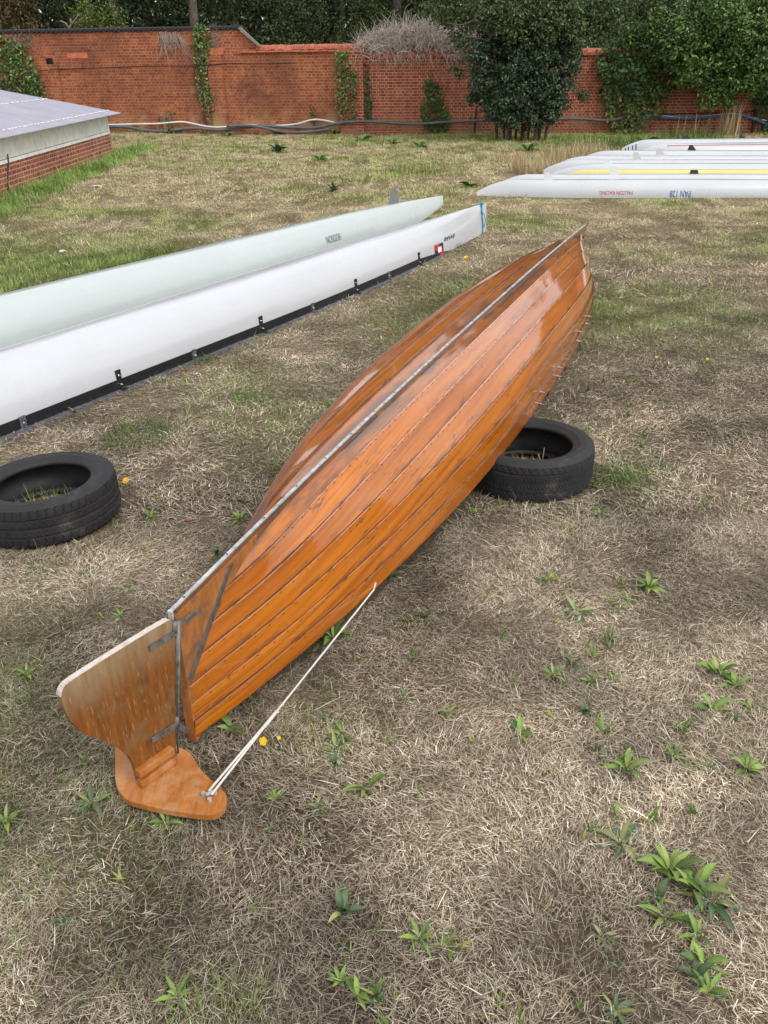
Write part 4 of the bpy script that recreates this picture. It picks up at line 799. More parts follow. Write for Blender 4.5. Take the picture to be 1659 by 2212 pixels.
def tuft(name, label, cat, x, y, n, h, rad, wd_, pal, spread=0.5, heads=0, group=None, kind=None):
    a = rng.random(n) * 6.283; r = np.sqrt(rng.random(n)) * rad; X = x + r * np.cos(a); Y_ = y + r * np.sin(a); pal = np.array(pal)
    c = pal[rng.integers(0, len(pal), n)] * (0.8 + 0.4 * rng.random(n))[:, None]; el = R(88) - np.abs(rng.normal(0, 1, n)) * spread
    V, F, C_ = blade_mesh(X, Y_, np.zeros(n) + height(X, Y_), h * (0.5 + 0.7 * rng.random(n)), np.full(n, wd_), rng.random(n) * 6.283, el, R(25) * rng.random(n), c)
    return tag(mk(name, V, F, GRASS, col=C_), label, cat, group, kind)
STR = [(0.42, 0.33, 0.18), (0.5, 0.41, 0.25), (0.33, 0.24, 0.13)]; GRN = [(0.08, 0.14, 0.03), (0.11, 0.19, 0.04), (0.06, 0.10, 0.03)]
for (px, py, n, h, rad, pal, lab) in ((1165, 372, 900, 0.32, 0.55, STR, 'dense straw-coloured grass tuft against the noses of the white kayaks'), (1115, 350, 400, 0.25, 0.45, STR, 'smaller straw tuft left of the kayak noses'), (1215, 345, 500, 0.35, 0.45, STR, 'straw tuft behind the kayak with the dark rudder'),
                                      (1275, 335, 350, 0.35, 0.4, STR, 'loose straw tuft below the blue striped kayak nose'), (1340, 317, 500, 0.3, 0.7, GRN, 'green grass clump at the foot of the big ivy'), (1490, 302, 500, 0.35, 0.9, GRN, 'green grass clump behind the farthest kayak'), (1240, 318, 400, 0.25, 0.8, GRN, 'green grass clump right of the dark tree foot')):
    p = G(px, py); tuft('grass_tuft', lab, 'grass tuft', p[0], p[1], n, h, rad, 0.007, pal, 0.45)
p = Wp(1575, 290, 0.9); tuft('seed_grass', 'tall dry seed-head grass against the right brick wall', 'tall grass', p[0], p[1], 90, 1.0, 0.28, 0.014, STR, 0.16)
p = Wp(1490, 292, 0.9); tuft('seed_grass', 'few loose dry grass stalks left of the tall seed-head grass', 'tall grass', p[0], p[1], 16, 0.7, 0.6, 0.010, STR, 0.3)
p = G(1320, 1035); tuft('grass_tuft', 'green grass tuft just right of the tyre under the canoe', 'grass tuft', p[0], p[1], 150, 0.06, 0.10, 0.0025, GRN, 0.6)
for px, py, n, rad, lab in ((300, 945, 420, 0.2, 'wide green grass tuft between the left tyre and the white hull'), (500, 945, 0, 0, ''), (545, 870, 160, 0.12, 'thin green grass tuft below the bracketed hull, above the left tyre'), (985, 535, 120, 0.1, 'green tuft growing beside the checker emblem of the white hull'), (435, 780, 120, 0.1, 'green tuft against the black gunwale near a tall bracket'), (235, 1120, 60, 0.05, 'small green tuft at the foot of the left tyre')):
    if n: p = G(px, py); tuft('grass_tuft', lab, 'grass tuft', p[0], p[1], n, 0.07, rad, 0.003, GRN, 0.6)
for cx, cy, lab in ((0.70, 3.65, 'dead grass and stalks inside the tyre under the canoe'), (-1.50, 3.29, 'green and dry grass growing inside the left tyre')):
    tuft('grass_tuft', lab, 'grass tuft', cx, cy, 520 if cx < 0 else 380, 0.10 if cx < 0 else 0.06, 0.19, 0.0022, (STR + GRN) if cx < 0 else STR, 0.8)
m = MB(); m.tube(smooth_pts([(0.74, 3.53, 0.0), (0.745, 3.53, 0.1), (0.75, 3.53, 0.2)], 3), 0.002, 4); m.tube(smooth_pts([(0.76, 3.52, 0.0), (0.75, 3.53, 0.1), (0.725, 3.54, 0.165)], 3), 0.002, 4)
tag(m.build('dry_stalk', plain('dry_stalk', (0.4, 0.3, 0.2), 0.9)), 'pair of crossed dry stalks standing in the tyre under the canoe', 'dry stalks')

# ------------------------------------------------------------------ broad-leaved weeds
def rosette_mesh(name, nl, wr_, lift, seed, pal, curl=0.5):
    r = np.random.default_rng(seed); V = []; F = []; C_ = []
    for i in range(nl):
        a = 6.283 * (i * 0.381966) + r.normal(0, 0.25); l = 0.55 + 0.55 * r.random(); e0 = lift * (0.4 + 1.0 * r.random()) + (0.6 if i > nl - 3 else 0); tw = r.normal(0, 0.35); w_ = wr_ * (0.8 + 0.4 * r.random())
        p = np.array([0.04 * math.cos(a), 0.04 * math.sin(a), 0.02]); el = e0; c = np.array(pal[r.integers(0, len(pal))]) * (0.75 + 0.5 * r.random()); b0 = len(V); ns = 7
        for k in range(ns):
            f = k / (ns - 1); w2 = w_ * l * (0.22 + 0.78 * math.sin(math.pi * min(1, f * 0.95 + 0.02) ** 0.9)) * (1 - f ** 5) * 0.5 + 0.002
            d = np.array([math.cos(a) * math.cos(el), math.sin(a) * math.cos(el), math.sin(el)]); sdv = np.array([-math.sin(a), math.cos(a), 0]) * math.cos(tw) + np.array([0, 0, 1]) * math.sin(tw)
            V += [p - sdv * w2 + np.array([0, 0, w2 * 0.45]), p, p + sdv * w2 + np.array([0, 0, w2 * 0.45])]
            cc = c * (1.0 + 0.12 * (k % 2)); C_ += [cc * 0.95, cc * 1.35, cc * 0.95]
            p = p + d * l / (ns - 1); el -= curl * (0.6 + 0.8 * r.random()) / (ns - 1) * 1.6; p[2] = max(p[2], 0.02)
            a += r.normal(0, 0.06)
        for k in range(ns - 1):
            for j in (0, 1): q = b0 + k * 3 + j; F.append((q, q + 1, q + 4, q + 3))
    return raw_mesh(name, np.array(V), F, LEAF, col=np.array(C_), smooth=True)
PG = [(0.095, 0.165, 0.030), (0.13, 0.205, 0.036), (0.065, 0.115, 0.026), (0.16, 0.21, 0.055)]; PGD = [(0.05, 0.09, 0.035), (0.07, 0.12, 0.05), (0.17, 0.18, 0.06)]
ROS = [rosette_mesh('plantain', n_, w_, l_, s_, pal, cu) for n_, w_, l_, s_, pal, cu in ((9, 0.26, 0.7, 1, PG, 0.5), (7, 0.30, 0.5, 2, PG, 0.45), (12, 0.22, 0.8, 3, PG, 0.6), (6, 0.3, 0.9, 4, PGD, 0.7), (10, 0.24, 0.45, 5, PGD, 0.4), (15, 0.24, 0.9, 6, PG, 0.7))]
PLANTS = [(0.63, 2.7, .035, 2, 'faint small plantain right of the canoe, farthest of the pair beyond the bright ones'), (0.71, 2.65, .03, 4, 'thin plantain beside the farthest pair right of the canoe'), (1.01, 2.64, .048, 5, 'bright leafy plantain high on the right of the lawn'), (0.91, 2.56, .03, 2, 'small plantain left below the bright leafy one'), (0.83, 2.51, .024, 3, 'dull tiny plantain in the row of four on the right lawn'), (0.70, 2.49, .056, 4, 'wide spreading dark plantain left of the row of four'),
    (0.70, 2.24, .024, 0, 'small plantain topmost of the loose group on the right lawn'), (0.62, 2.18, .042, 3, 'dark plantain in the middle of the loose group'), (0.55, 2.13, .038, 2, 'plantain at the left of the loose group'), (0.67, 2.1, .027, 0, 'short plantain at the bottom of the loose group'), (0.74, 2.11, .018, 1, 'tiny plantain at the right of the loose group'),
    (1.09, 2.13, .056, 5, 'big bright plantain clump at mid right with upright leaves'), (1.12, 2.07, .042, 2, 'plantain touching the big bright clump from below'), (0.61, 1.95, .038, 3, 'sparse plantain with three thin leaves below the loose group'), (1.01, 1.96, .044, 1, 'flat plantain with long leaf under the big bright clump'), (1.06, 1.91, .026, 3, 'drooping single-leaf plantain near the flat one'), (1.13, 1.97, .026, 2, 'small plantain near the right edge beside the flat one'),
    (0.40, 1.87, .036, 1, 'lone five-leaved plantain in the bare straw right of the rope'), (0.61, 1.79, .029, 3, 'ragged plantain left above the star-shaped one'), (0.68, 1.72, .048, 2, 'star-shaped plantain rosette on the right lawn'), (0.83, 1.77, .03, 0, 'two-tufted plantain right of the star-shaped rosette'), (0.89, 1.72, .031, 4, 'narrow drooping plantain right of the two-tufted one'), (1.02, 1.71, .044, 5, 'bright plantain at the right edge level with the rudder yoke'),
    (0.61, 1.56, .024, 1, 'small bright plantain above the grey-green cluster'), (0.60, 1.47, .05, 4, 'grey-green spreading plantain cluster left above the giant clump'), (0.70, 1.38, .062, 5, 'tall leaves at the top of the giant plantain clump bottom right'), (0.74, 1.33, .058, 2, 'heart of the giant plantain clump bottom right'), (0.77, 1.30, .060, 4, 'right-hand trailing leaves of the giant plantain clump'), (0.645, 1.3, .042, 3, 'left-hand rosette of the giant plantain clump'), (0.65, 1.25, .044, 1, 'lower left rosette of the giant plantain clump'), (0.71, 1.21, .036, 0, 'lowest rosette of the giant plantain clump'),
    (0.49, 1.21, .026, 4, 'pale plantain beside a bleached straw blade near the bottom'), (0.49, 1.15, .018, 3, 'yellowing scrap of plantain near the bottom right'), (0.70, 1.14, .034, 1, 'upper rosette of the lowest right clump'), (0.67, 1.11, .04, 3, 'curled rosette at the left of the lowest right clump'), (0.69, 1.08, .034, 0, 'bright lower rosette of the lowest right clump'), (0.48, 1.04, .032, 4, 'pale limp plantain at the bottom edge right of centre'),
    (0.06, 2.03, .028, 3, 'plantain with dry stalks right of the rope, under the middle hull'), (0.19, 1.96, .026, 2, 'compact plantain two steps right of the rope'), (-0.18, 1.94, .028, 3, 'thin plantain just right of the rope splice'), (-0.13, 1.87, .034, 1, 'upper plantain of the column beside the yellow flower'), (-0.15, 1.82, .04, 4, 'middle dark plantain of the column beside the yellow flower'), (-0.15, 1.75, .032, 3, 'lowest plantain of the column beside the yellow flower'), (-0.06, 1.66, .048, 1, 'broad plantain with five long leaves right of the yoke'),
    (-0.31, 1.63, .024, 0, 'small upright plantain right of the yoke tip'), (-0.19, 1.6, .028, 4, 'greyish plantain between the yoke and the broad one'), (-0.31, 1.53, .014, 0, 'tiny bright plantain below the yoke tip'), (-0.11, 1.28, .05, 3, 'large spotted plantain low in the centre'), (0.07, 1.21, .036, 2, 'spiky plantain low right of the large spotted one'), (-0.11, 1.11, .026, 0, 'bright rosette at the top of the bottom centre trio'), (-0.07, 1.08, .028, 1, 'middle rosette of the bottom centre trio'), (-0.03, 1.06, .024, 3, 'right rosette of the bottom centre trio'),
    (-0.88, 1.78, .026, 4, 'dark plantain left of the rudder yoke'), (-0.81, 1.62, .046, 4, 'dark leafy plantain patch below left of the yoke'), (-0.59, 1.55, .036, 2, 'bright plantain peeping out under the yoke front edge'), (-0.47, 1.90, .042, 1, 'long-leaved plantain under the stern corner of the canoe'), (-1.02, 1.56, .038, 2, 'dark plantain cut by the left edge of the photo'), (-0.77, 1.26, .024, 3, 'thin plantain low at the left'), (-0.46, 1.08, .034, 2, 'star plantain at the bottom left of centre'),
    (-0.64, 3.22, .04, 2, 'plantain against the far side of the canoe, upper one'), (-0.69, 2.92, .036, 3, 'plantain against the far side of the canoe, lower one'), (-0.18, 2.34, .056, 5, 'bushy green weed under the rope beside the hull'), (0.04, 2.76, .03, 4, 'dark weed in the hull shade right of the bushy one'), (0.15, 2.47, .034, 3, 'thin-leaved weed right of the hull, alone in straw'), (0.96, 3.22, .044, 4, 'dull weed below the tyre under the canoe'), (1.39, 4.4, .03, 1, 'tiny weed up right of the tyre under the canoe'), (1.35, 3.98, .032, 2, 'small weed right of the tyre under the canoe')]
PLANTS += [(float(G(x, y)[0]), float(G(x, y)[1]), r, v, l) for x, y, r, v, l in ((325, 1120, .035, 2, 'plantain just right of the left tyre'), (275, 1280, .032, 4, 'dull plantain left above the rudder'), (185, 1245, .026, 3, 'sparse plantain left of the keel strip end'), (60, 1462, .034, 2, 'plantain left of the rudder blade'), (262, 1335, .026, 0, 'small plantain above the rudder top edge'), (1400, 1250, .03, 3, 'weed hidden in straw at far right lawn'))]
for x, y, r, v, lab in PLANTS:
    o = bpy.data.objects.new('plantain', ROS[v]); sc.collection.objects.link(o); o.location = (x, y, 0.004); s = r * (1.62 if 'giant' in lab or 'lowest right' in lab else 1.55); o.scale = (s, s, s * 1.05); o.rotation_euler = (0, 0, random.random() * 6.28); tag(o, lab, 'weed', 'plantain weeds in the lawn')
def sprouts(n):
    x, y = frus(n * 3, 0.95, 7.5, 0.1); k = keep(x, y) & (rng.random(len(x)) < 0.15 + 1.6 * np.clip(fbm(x, y, 1.6, 3) - 0.42, 0, 1)) & (rng.random(len(x)) < np.where(x > -0.2 * y, 0.9, 0.45)); x, y = x[k][:n], y[k][:n]; n = len(x)
    m_ = rng.integers(4, 9, n); X = np.repeat(x, m_) + rng.normal(0, 0.007, m_.sum()); Y_ = np.repeat(y, m_) + rng.normal(0, 0.007, m_.sum()); N_ = len(X); sz = np.repeat(0.5 + rng.random(n) ** 2 * 1.0, m_)
    c = np.array(PG)[rng.integers(0, len(PG), N_)] * (0.7 + 0.6 * rng.random(N_))[:, None]; yl = rng.random(N_) < 0.15; c = np.where(yl[:, None], np.array([0.26, 0.24, 0.08]), c)
    V, F, C_ = blade_mesh(X, Y_, np.full(N_, 0.006), 0.034 * sz * (0.6 + 0.7 * rng.random(N_)), 0.0068 * sz, rng.random(N_) * 6.283, R(25) + R(40) * rng.random(N_), R(40) * rng.random(N_), c)
    tag(mk('small_sprouts', V, F, GRASS, col=C_), 'small green sprouts and grass shoots scattered through the dry lawn', 'sprouts', kind='stuff')
sprouts(420)
DOCK = [rosette_mesh('dock', 16, 0.36, 0.9, 21, [(0.05, 0.10, 0.025), (0.07, 0.13, 0.03), (0.04, 0.08, 0.025)], 0.6), rosette_mesh('dock', 11, 0.4, 0.7, 22, [(0.07, 0.14, 0.03), (0.09, 0.17, 0.04)], 0.5)]
for px, py, r, v, lab in ((600, 330, .30, 0, 'dark dock clump alone in the dry grass before the middle wall'), (338, 279, .25, 0, 'dark dock against the pipes left'), (368, 293, .38, 1, 'bright spreading dock below the sagging white pipe'), (492, 296, .26, 1, 'low dock below the left pilaster'), (605, 291, .28, 1, 'dock under the slumped grey pipe'), (721, 291, .30, 1, 'dock at the foot of the middle ivy'), (783, 304, .32, 1, 'pale dock right of the middle ivy'), (845, 312, .34, 1, 'leafy dock before the lower brown wall'), (905, 319, .36, 1, 'widest dock patch left of the dark tree'), (1140, 326, .4, 1, 'flat dock patch in front of the dark tree foot'), (1015, 404, .24, 1, 'green dock beside the nose of the lettered kayak'), (690, 347, .3, 1, 'flat green weed in the middle of the far lawn'), (720, 415, .16, 0, 'small dark weed above the grey fin'), (1395, 310, .4, 1, 'leafy dock behind the blue striped kayak nose')):
    o = bpy.data.objects.new('dock', DOCK[v]); sc.collection.objects.link(o); p = G(px, py); o.location = (p[0], p[1], height(p[0], p[1])); o.scale = (r, r, r * (1.1 if v == 0 else 0.7)); o.rotation_euler = (0, 0, random.random() * 6.28); tag(o, lab, 'weed', 'dock weeds on the far lawn')
def flower(px, py, z, r, lab):
    p = G(px, py, z); root = thing('hawkbit', lab, 'flower', (p[0], p[1], 0), 'yellow flowers in the lawn'); m = MB(); c = p
    tl = Vector((-0.1, -0.55, 0.8)).normalized(); a1 = tl.orthogonal().normalized(); a2 = tl.cross(a1)
    for k in range(22):
        a = k * 6.283 / 22 + random.random() * 0.1; l = r * (0.85 + 0.25 * random.random()); d = a1 * math.cos(a) + a2 * math.sin(a); s_ = tl.cross(d); C0 = Vector(c) + tl * (0.0015 if k % 2 else 0.0)
        m.add([C0 + d * 0.15 * l - s_ * 0.04 * l, C0 + d * l - s_ * 0.11 * l + tl * 0.12 * l, C0 + d * l + s_ * 0.11 * l + tl * 0.12 * l, C0 + d * 0.15 * l + s_ * 0.04 * l], [(0, 1, 2, 3)])
        m.add([C0 + d * 0.05 * l - s_ * 0.05 * l + tl * 0.2 * l, C0 + d * 0.5 * l - s_ * 0.09 * l + tl * 0.3 * l, C0 + d * 0.5 * l + s_ * 0.09 * l + tl * 0.3 * l, C0 + d * 0.05 * l + s_ * 0.05 * l + tl * 0.2 * l], [(0, 1, 2, 3)])
    m.build('flower_head', PETAL, root); m = MB(); m.tube([(p[0] + 0.01, p[1] + 0.01, 0), (p[0], p[1], p[2] - 0.002)], 0.0013, 5); m.build('stem', STEM, root)
flower(569, 1601, 0.035, 0.0125, 'yellow flower beside the white rope'); flower(272, 1038, 0.03, 0.017, 'yellow flower right of the left tyre'); flower(1006, 556, 0.03, 0.02, 'yellow flower below the teal cord'); flower(1418, 772, 0.02, 0.010, 'tiny yellow flower on the right lawn, left one'); flower(1528, 776, 0.02, 0.010, 'tiny yellow flower on the right lawn, right one'); flower(603, 1594, 0.02, 0.006, 'small yellow bud behind the flower beside the rope')
def scrap(name, px, py, r, mat, lab, cat):
    p = G(px, py, 0.01); n_ = 7; V = [(p[0], p[1], 0.02)]; 
    for k in range(n_): a = k * 6.283 / n_; rr = r * (0.6 + 0.6 * random.random()); V.append((p[0] + rr * math.cos(a), p[1] + rr * 0.6 * math.sin(a), 0.012 + 0.4 * r * random.random()))
    V = V + [(v[0], v[1], v[2] - 0.001) for v in V]; n1 = n_ + 1
    F = [(0, k + 1, (k + 1) % n_ + 1) for k in range(n_)] + [(n1, n1 + (k + 1) % n_ + 1, n1 + k + 1) for k in range(n_)] + [(k + 1, n1 + k + 1, n1 + (k + 1) % n_ + 1, (k + 1) % n_ + 1) for k in range(n_)]
    tag(mk(name, np.array(V), F, mat), lab, cat)
scrap('paper_scrap', 212, 403, 0.09, PAPER, 'white paper scrap on the grass beyond the pale hull', 'litter'); scrap('paper_scrap', 137, 545, 0.07, PAPER, 'grey-white scrap in green grass just behind the pale hull', 'litter'); scrap('paper_scrap', 56, 421, 0.05, PAPER, 'small white scrap beside the hut', 'litter')
for px, py, r, lab in ((400, 799, .035, 'reddish dead leaf by the black gunwale'), (408, 1124, .018, 'dead brown leaf left of the canoe'), (104, 1275, .02, 'dead leaf on the bare straw at the left'), (838, 722, .05, 'curled dead leaf between canoe and white hull'), (1128, 494, .05, 'pale dead leaf beyond the teal cord'), (255, 1296, .014, 'tiny dead leaf above the rudder')): scrap('dead_leaf', px, py, r, LEAFBROWN, lab, 'leaf')

# ------------------------------------------------------------------ leaves
def leaf_quads(P, Nn, size, col, droop=0.0, aspect=0.55):
    n = len(P); a = rng.normal(size=(n, 3)); a[:, 2] -= droop; t_ = a - Nn * (a * Nn).sum(1)[:, None]; t_ /= np.linalg.norm(t_, axis=1)[:, None] + 1e-9; s_ = np.cross(Nn, t_); sz = (size * (0.65 + 0.7 * rng.random(n)))[:, None]
    V = np.stack([P - t_ * sz * 0.5, P + s_ * sz * aspect * 0.5 - t_ * sz * 0.02, P + t_ * sz * 0.5, P - s_ * sz * aspect * 0.5 - t_ * sz * 0.02], 1)
    bend = Nn * sz * 0.1; V[:, 0] -= bend; V[:, 2] -= bend
    k = np.arange(n)[:, None] * 4; return V.reshape(-1, 3), np.concatenate([k + [[0, 1, 2]], k + [[0, 2, 3]]]).astype(int), np.repeat(col, 4, 0)
def pick(pal, n, lo=0.7, hi=1.35):
    pal = np.array(pal); return pal[rng.integers(0, len(pal), n)] * (lo + (hi - lo) * rng.random(n) ** 1.5)[:, None]
def unit(n):
    v = rng.normal(size=(n, 3)); return v / np.linalg.norm(v, axis=1)[:, None]
def cloud(blobs, n_per, size, pal, clump=0.28, flat=0.8, nclump=40, up=0.5, droop=0.4):
    """leaf clumps through a set of balls (centre, radius)"""
    Vs = []; Fs = []; Cs = []; o = 0
    for c, r in blobs:
        nc = max(6, int(nclump * min(3, r * r * 2 + 0.5))); cc = np.array(c) + unit(nc) * (r * rng.random(nc) ** 0.45)[:, None] * np.array([1, 0.9, flat])
        tone = 0.75 + 0.5 * rng.random(nc); npc = max(4, int(n_per * r * r / nc))
        P = np.repeat(cc, npc, 0); d = unit(len(P)); P = P + d * (clump * (0.5 + 0.6 * r) * rng.random(len(P)) ** 0.5)[:, None] * np.array([1, 1, 0.75])
        Nn = d * 0.6 + unit(len(P)) * 0.7 + np.array([0, 0, up]); Nn /= np.linalg.norm(Nn, axis=1)[:, None]
        V, F, C_ = leaf_quads(P, Nn, size, pick(pal, len(P)) * np.repeat(tone, npc)[:, None], droop); Vs.append(V); Fs.append(F + o); Cs.append(C_); o += len(V)
    return np.concatenate(Vs), np.concatenate(Fs), np.clip(np.concatenate(Cs), 0, 1)
def crown(name, root, *a, **k): V, F, C_ = cloud(*a, **k); return mk(name, V, F, FOLI, root, col=C_)
def trunk(name, root, paths, mat=BARK):
    m = MB()
    for pts, r0, r1 in paths: P = smooth_pts(pts, 4); m.tube(P, np.linspace(r0, r1, len(P)), 8)
    return m.build(name, mat, root, smooth=True)

# ivy on the walls
def ivy(name, label, poly, dens, size, pal, depth=0.07, dry=None, cat='ivy', offb=0.02):
    W_ = [Wp(*p) for p in poly]; A = np.array([(p[0], p[2]) for p in W_]); lo, hi = A.min(0), A.max(0)
    def inside(q):
        x, y = q[:, 0], q[:, 1]; ins = np.zeros(len(q), bool); j = len(A) - 1
        for i in range(len(A)):
            c = ((A[i, 1] > y) != (A[j, 1] > y)) & (x < (A[j, 0] - A[i, 0]) * (y - A[i, 1]) / (A[j, 1] - A[i, 1] + 1e-12) + A[i, 0]); ins ^= c; j = i
        return ins
    n = int(dens * np.prod(hi - lo)); q = lo + rng.random((n, 2)) * (hi - lo); jit = q + rng.normal(0, 0.035, q.shape); q = q[inside(jit)]; n = len(q)
    lump = fbm(q[:, 0], q[:, 1], 2.5, 2); q = q[rng.random(n) < 0.35 + 1.2 * lump]; n = len(q); lump = fbm(q[:, 0], q[:, 1], 2.5, 2)
    out = offb + depth * lump * 1.6 * rng.random(n); P = np.stack([q[:, 0], wall_y(q[:, 0]), q[:, 1]], 1) + wn * out[:, None]
    Nn = wn * 0.9 + unit(n) * 0.55 + np.array([0, 0, 0.45]); Nn /= np.linalg.norm(Nn, axis=1)[:, None]
    c = pick(pal, n, 0.6, 1.5)
    if dry is not None:
        z0, z1, cols, lose = dry; f = np.clip((z1 - q[:, 1]) / (z1 - z0), 0, 1); isd = rng.random(n) < f * 0.9; c = np.where(isd[:, None], pick(cols, n), c); kp = rng.random(n) > f * lose; P, Nn, c = P[kp], Nn[kp], c[kp]
    root = thing(name, label, cat, (float(A[:, 0].mean()), float(wall_y(A[:, 0].mean())), 0)); V, F, C_ = leaf_quads(P, Nn, size, c, 0.8, 0.8); mk('leaves', V, F, FOLI, root, col=C_)
    m = MB()
    for k in range(max(3, int((hi - lo)[0] * 6))):
        x = lo[0] + (hi - lo)[0] * (0.25 + 0.5 * rng.random()); pts = []; zz = max(0, lo[1])
        while zz < lo[1] + (hi - lo)[1] * 0.8: pts.append(wall_pt(x, zz, offb * 0.5 + 0.006)); x += rng.normal(0, 0.05); zz += 0.18
        if len(pts) > 2: m = MB(); m.tube(pts, 0.009, 4); m.build('stem', BARK, root)
    return root
c1 = lambda L_: [(x * 0.3362, y * 0.3362) for x, y in L_]; c2 = lambda L_: [((640 + x / 2.127) * 0.7745, y * 0.3641) for x, y in L_]; c7 = lambda L_: [((1640 + x / 1.896) * 0.7745, y / 1.896 * 0.7745) for x, y in L_]
IV = [(0.035, 0.085, 0.016), (0.055, 0.12, 0.022), (0.025, 0.06, 0.014), (0.09, 0.16, 0.04)]; IVY = IV + [(0.20, 0.24, 0.07), (0.15, 0.2, 0.05)]; DRY = [(0.20, 0.09, 0.03), (0.26, 0.17, 0.07), (0.14, 0.06, 0.03)]
ivy('ivy', 'thick ivy covering the left end of the tall wall above the hut', [(-90, 78), (0, 70), (19, 83), (57, 98), (60, 113), (70, 121), (75, 138), (87, 160), (89, 173), (98, 176), (99, 215), (60, 232), (-90, 240)], 620, 0.085, IVY[:5], 0.16)
ivy('ivy', 'tall narrow ivy column climbing over the top of the left wall', c1([(1235, 178), (1285, 150), (1350, 195), (1355, 330), (1335, 430), (1350, 520), (1372, 570), (1398, 600), (1395, 700), (1380, 800), (1345, 790), (1295, 690), (1268, 560), (1255, 430), (1243, 300)]), 900, 0.062, IVY, 0.09, (0.3, 1.5, IVY[3:] + DRY, 0.45))
ivy('ivy', 'ragged ivy with dried reddish foot on the middle wall pilaster', c2([(632, 300), (718, 305), (725, 400), (755, 425), (767, 520), (757, 640), (762, 700), (720, 730), (635, 690), (634, 560), (636, 430)]), 850, 0.062, IV + IVY[4:], 0.09, (0.3, 1.4, DRY + IVY[4:], 0.4), offb=0.13)
ivy('ivy', 'thin ivy strip in the corner where the lower wall begins', c2([(806, 370), (826, 420), (832, 560), (852, 640), (854, 712), (806, 712)]), 900, 0.06, IV, 0.06)
ivy('ivy', 'pointed ivy mound climbing the lower brown wall', c2([(1192, 415), (1217, 480), (1242, 510), (1250, 590), (1290, 640), (1318, 720), (1285, 790), (1160, 780), (1132, 690), (1138, 585), (1163, 630), (1160, 490), (1184, 480)]), 1000, 0.065, IV, 0.16)
ivy('ivy', 'small ivy sprig on the middle wall above the pipes', c2([(478, 595), (490, 640), (518, 690), (508, 745), (488, 700)]), 900, 0.055, IV, 0.05)
ivy('ivy', 'huge dark ivy mass hanging over the right wall below the bright tree', c7([(40, 285), (130, 215), (250, 150), (460, 180), (490, 350), (466, 430), (405, 520), (372, 600), (430, 575), (372, 622), (310, 640), (285, 700), (210, 726), (130, 690), (100, 640), (58, 470)]), 800, 0.085, IV[:3] + [(0.05, 0.10, 0.02)], 0.5, (0.55, 1.1, [(0.17, 0.19, 0.06), (0.10, 0.14, 0.03)], 0.15))
ivy('ivy', 'dark ivy in the shade at the right edge under the bright tree', c7([(858, 470), (1000, 430), (1100, 430), (1100, 760), (950, 740), (900, 640), (870, 540)]), 700, 0.085, IV[:3], 0.4)
ivy('climber', 'straggly green climber at the left wall foot above the sagging pipe', c1([(1000, 740), (1060, 750), (1070, 700), (1120, 730), (1150, 800), (1090, 830), (1040, 790), (1000, 770)]), 320, 0.06, [(0.05, 0.08, 0.03), (0.08, 0.09, 0.035)], 0.1)

# bare creepers
def twigs(name, label, n, starts, length, rad, spread, upv, cat, seg=4, col=(0.30, 0.25, 0.22), sub=1):
    V = []; F = []; C_ = []
    for i in range(n):
        p = np.array(starts(), float); d = np.array(upv, float) + rng.normal(0, spread, 3); d /= np.linalg.norm(d); l = length * (0.4 + 0.8 * rng.random()) / seg; r0 = rad * (0.6 + 0.8 * rng.random()); b0 = len(V)
        cc = np.array(col) * (0.55 + 0.75 * rng.random())
        for k in range(seg + 1):
            a = np.cross(d, [0.3, 0.9, 0.2]); a /= np.linalg.norm(a) + 1e-9; b_ = np.cross(d, a); r = r0 * (1 - 0.8 * k / seg)
            for j in range(3): V.append(p + (a * math.cos(2.094 * j) + b_ * math.sin(2.094 * j)) * r); C_.append(cc)
            p = p + d * l; d = d + rng.normal(0, 0.33, 3); d /= np.linalg.norm(d)
        for k in range(seg):
            for j in range(3): F.append((b0 + k * 3 + j, b0 + k * 3 + (j + 1) % 3, b0 + k * 3 + 3 + (j + 1) % 3, b0 + k * 3 + 3 + j))
    return tag(mk(name, np.array(V), np.array(F), TWIG, col=np.array(C_)), label, cat)
def st1():
    x = -0.6 + 3.3 * rng.random() ** 0.9; hmax = 0.1 + 0.62 * math.sin(math.pi * min(1, max(0.06, (x + 0.75) / 3.5))) ** 0.7; return wall_pt(x, 1.98 + hmax * rng.random(), 0.18 - 0.55 * rng.random())
twigs('dead_creeper', 'bare grey tangle of dead creeper heaped on the wall top beside the dark tree', 1900, st1, 0.52, 0.0085, 0.75, (0, 0, 0.75), 'dead creeper', 5, (0.58, 0.51, 0.46))
twigs('dead_creeper', 'dry roots of dead creeper hanging down the lower wall face', 130, lambda: wall_pt(-0.2 + 2.6 * rng.random(), 2.0, 0.09), 0.4, 0.006, 0.3, (0, -0.1, -1), 'dead creeper', 5, (0.55, 0.46, 0.42))
def st2(): p = Wp(343 + 45 * rng.random(), 68 + 12 * rng.random(), 0.03); return p
twigs('dead_creeper', 'thin bare creeper stems hanging beside the tall ivy column', 130, st2, 0.8, 0.006, 0.22, (0.25, 0, -1), 'dead creeper', 6, (0.32, 0.26, 0.22))
twigs('dead_creeper', 'dry creeper stems sprouting right of the tall ivy column', 70, lambda: Wp(455 + 12 * rng.random(), 75 + 40 * rng.random(), 0.03), 0.35, 0.005, 0.4, (0.6, 0, 0.6), 'dead creeper', 4, (0.34, 0.28, 0.24))
twigs('dead_creeper', 'dry creeper on the wall top beside the left ivy', 110, lambda: Wp(22 + 45 * rng.random(), 74 + 22 * rng.random(), 0.03), 0.4, 0.007, 0.6, (0.4, 0, -0.3), 'dead creeper', 5, (0.22, 0.17, 0.15))

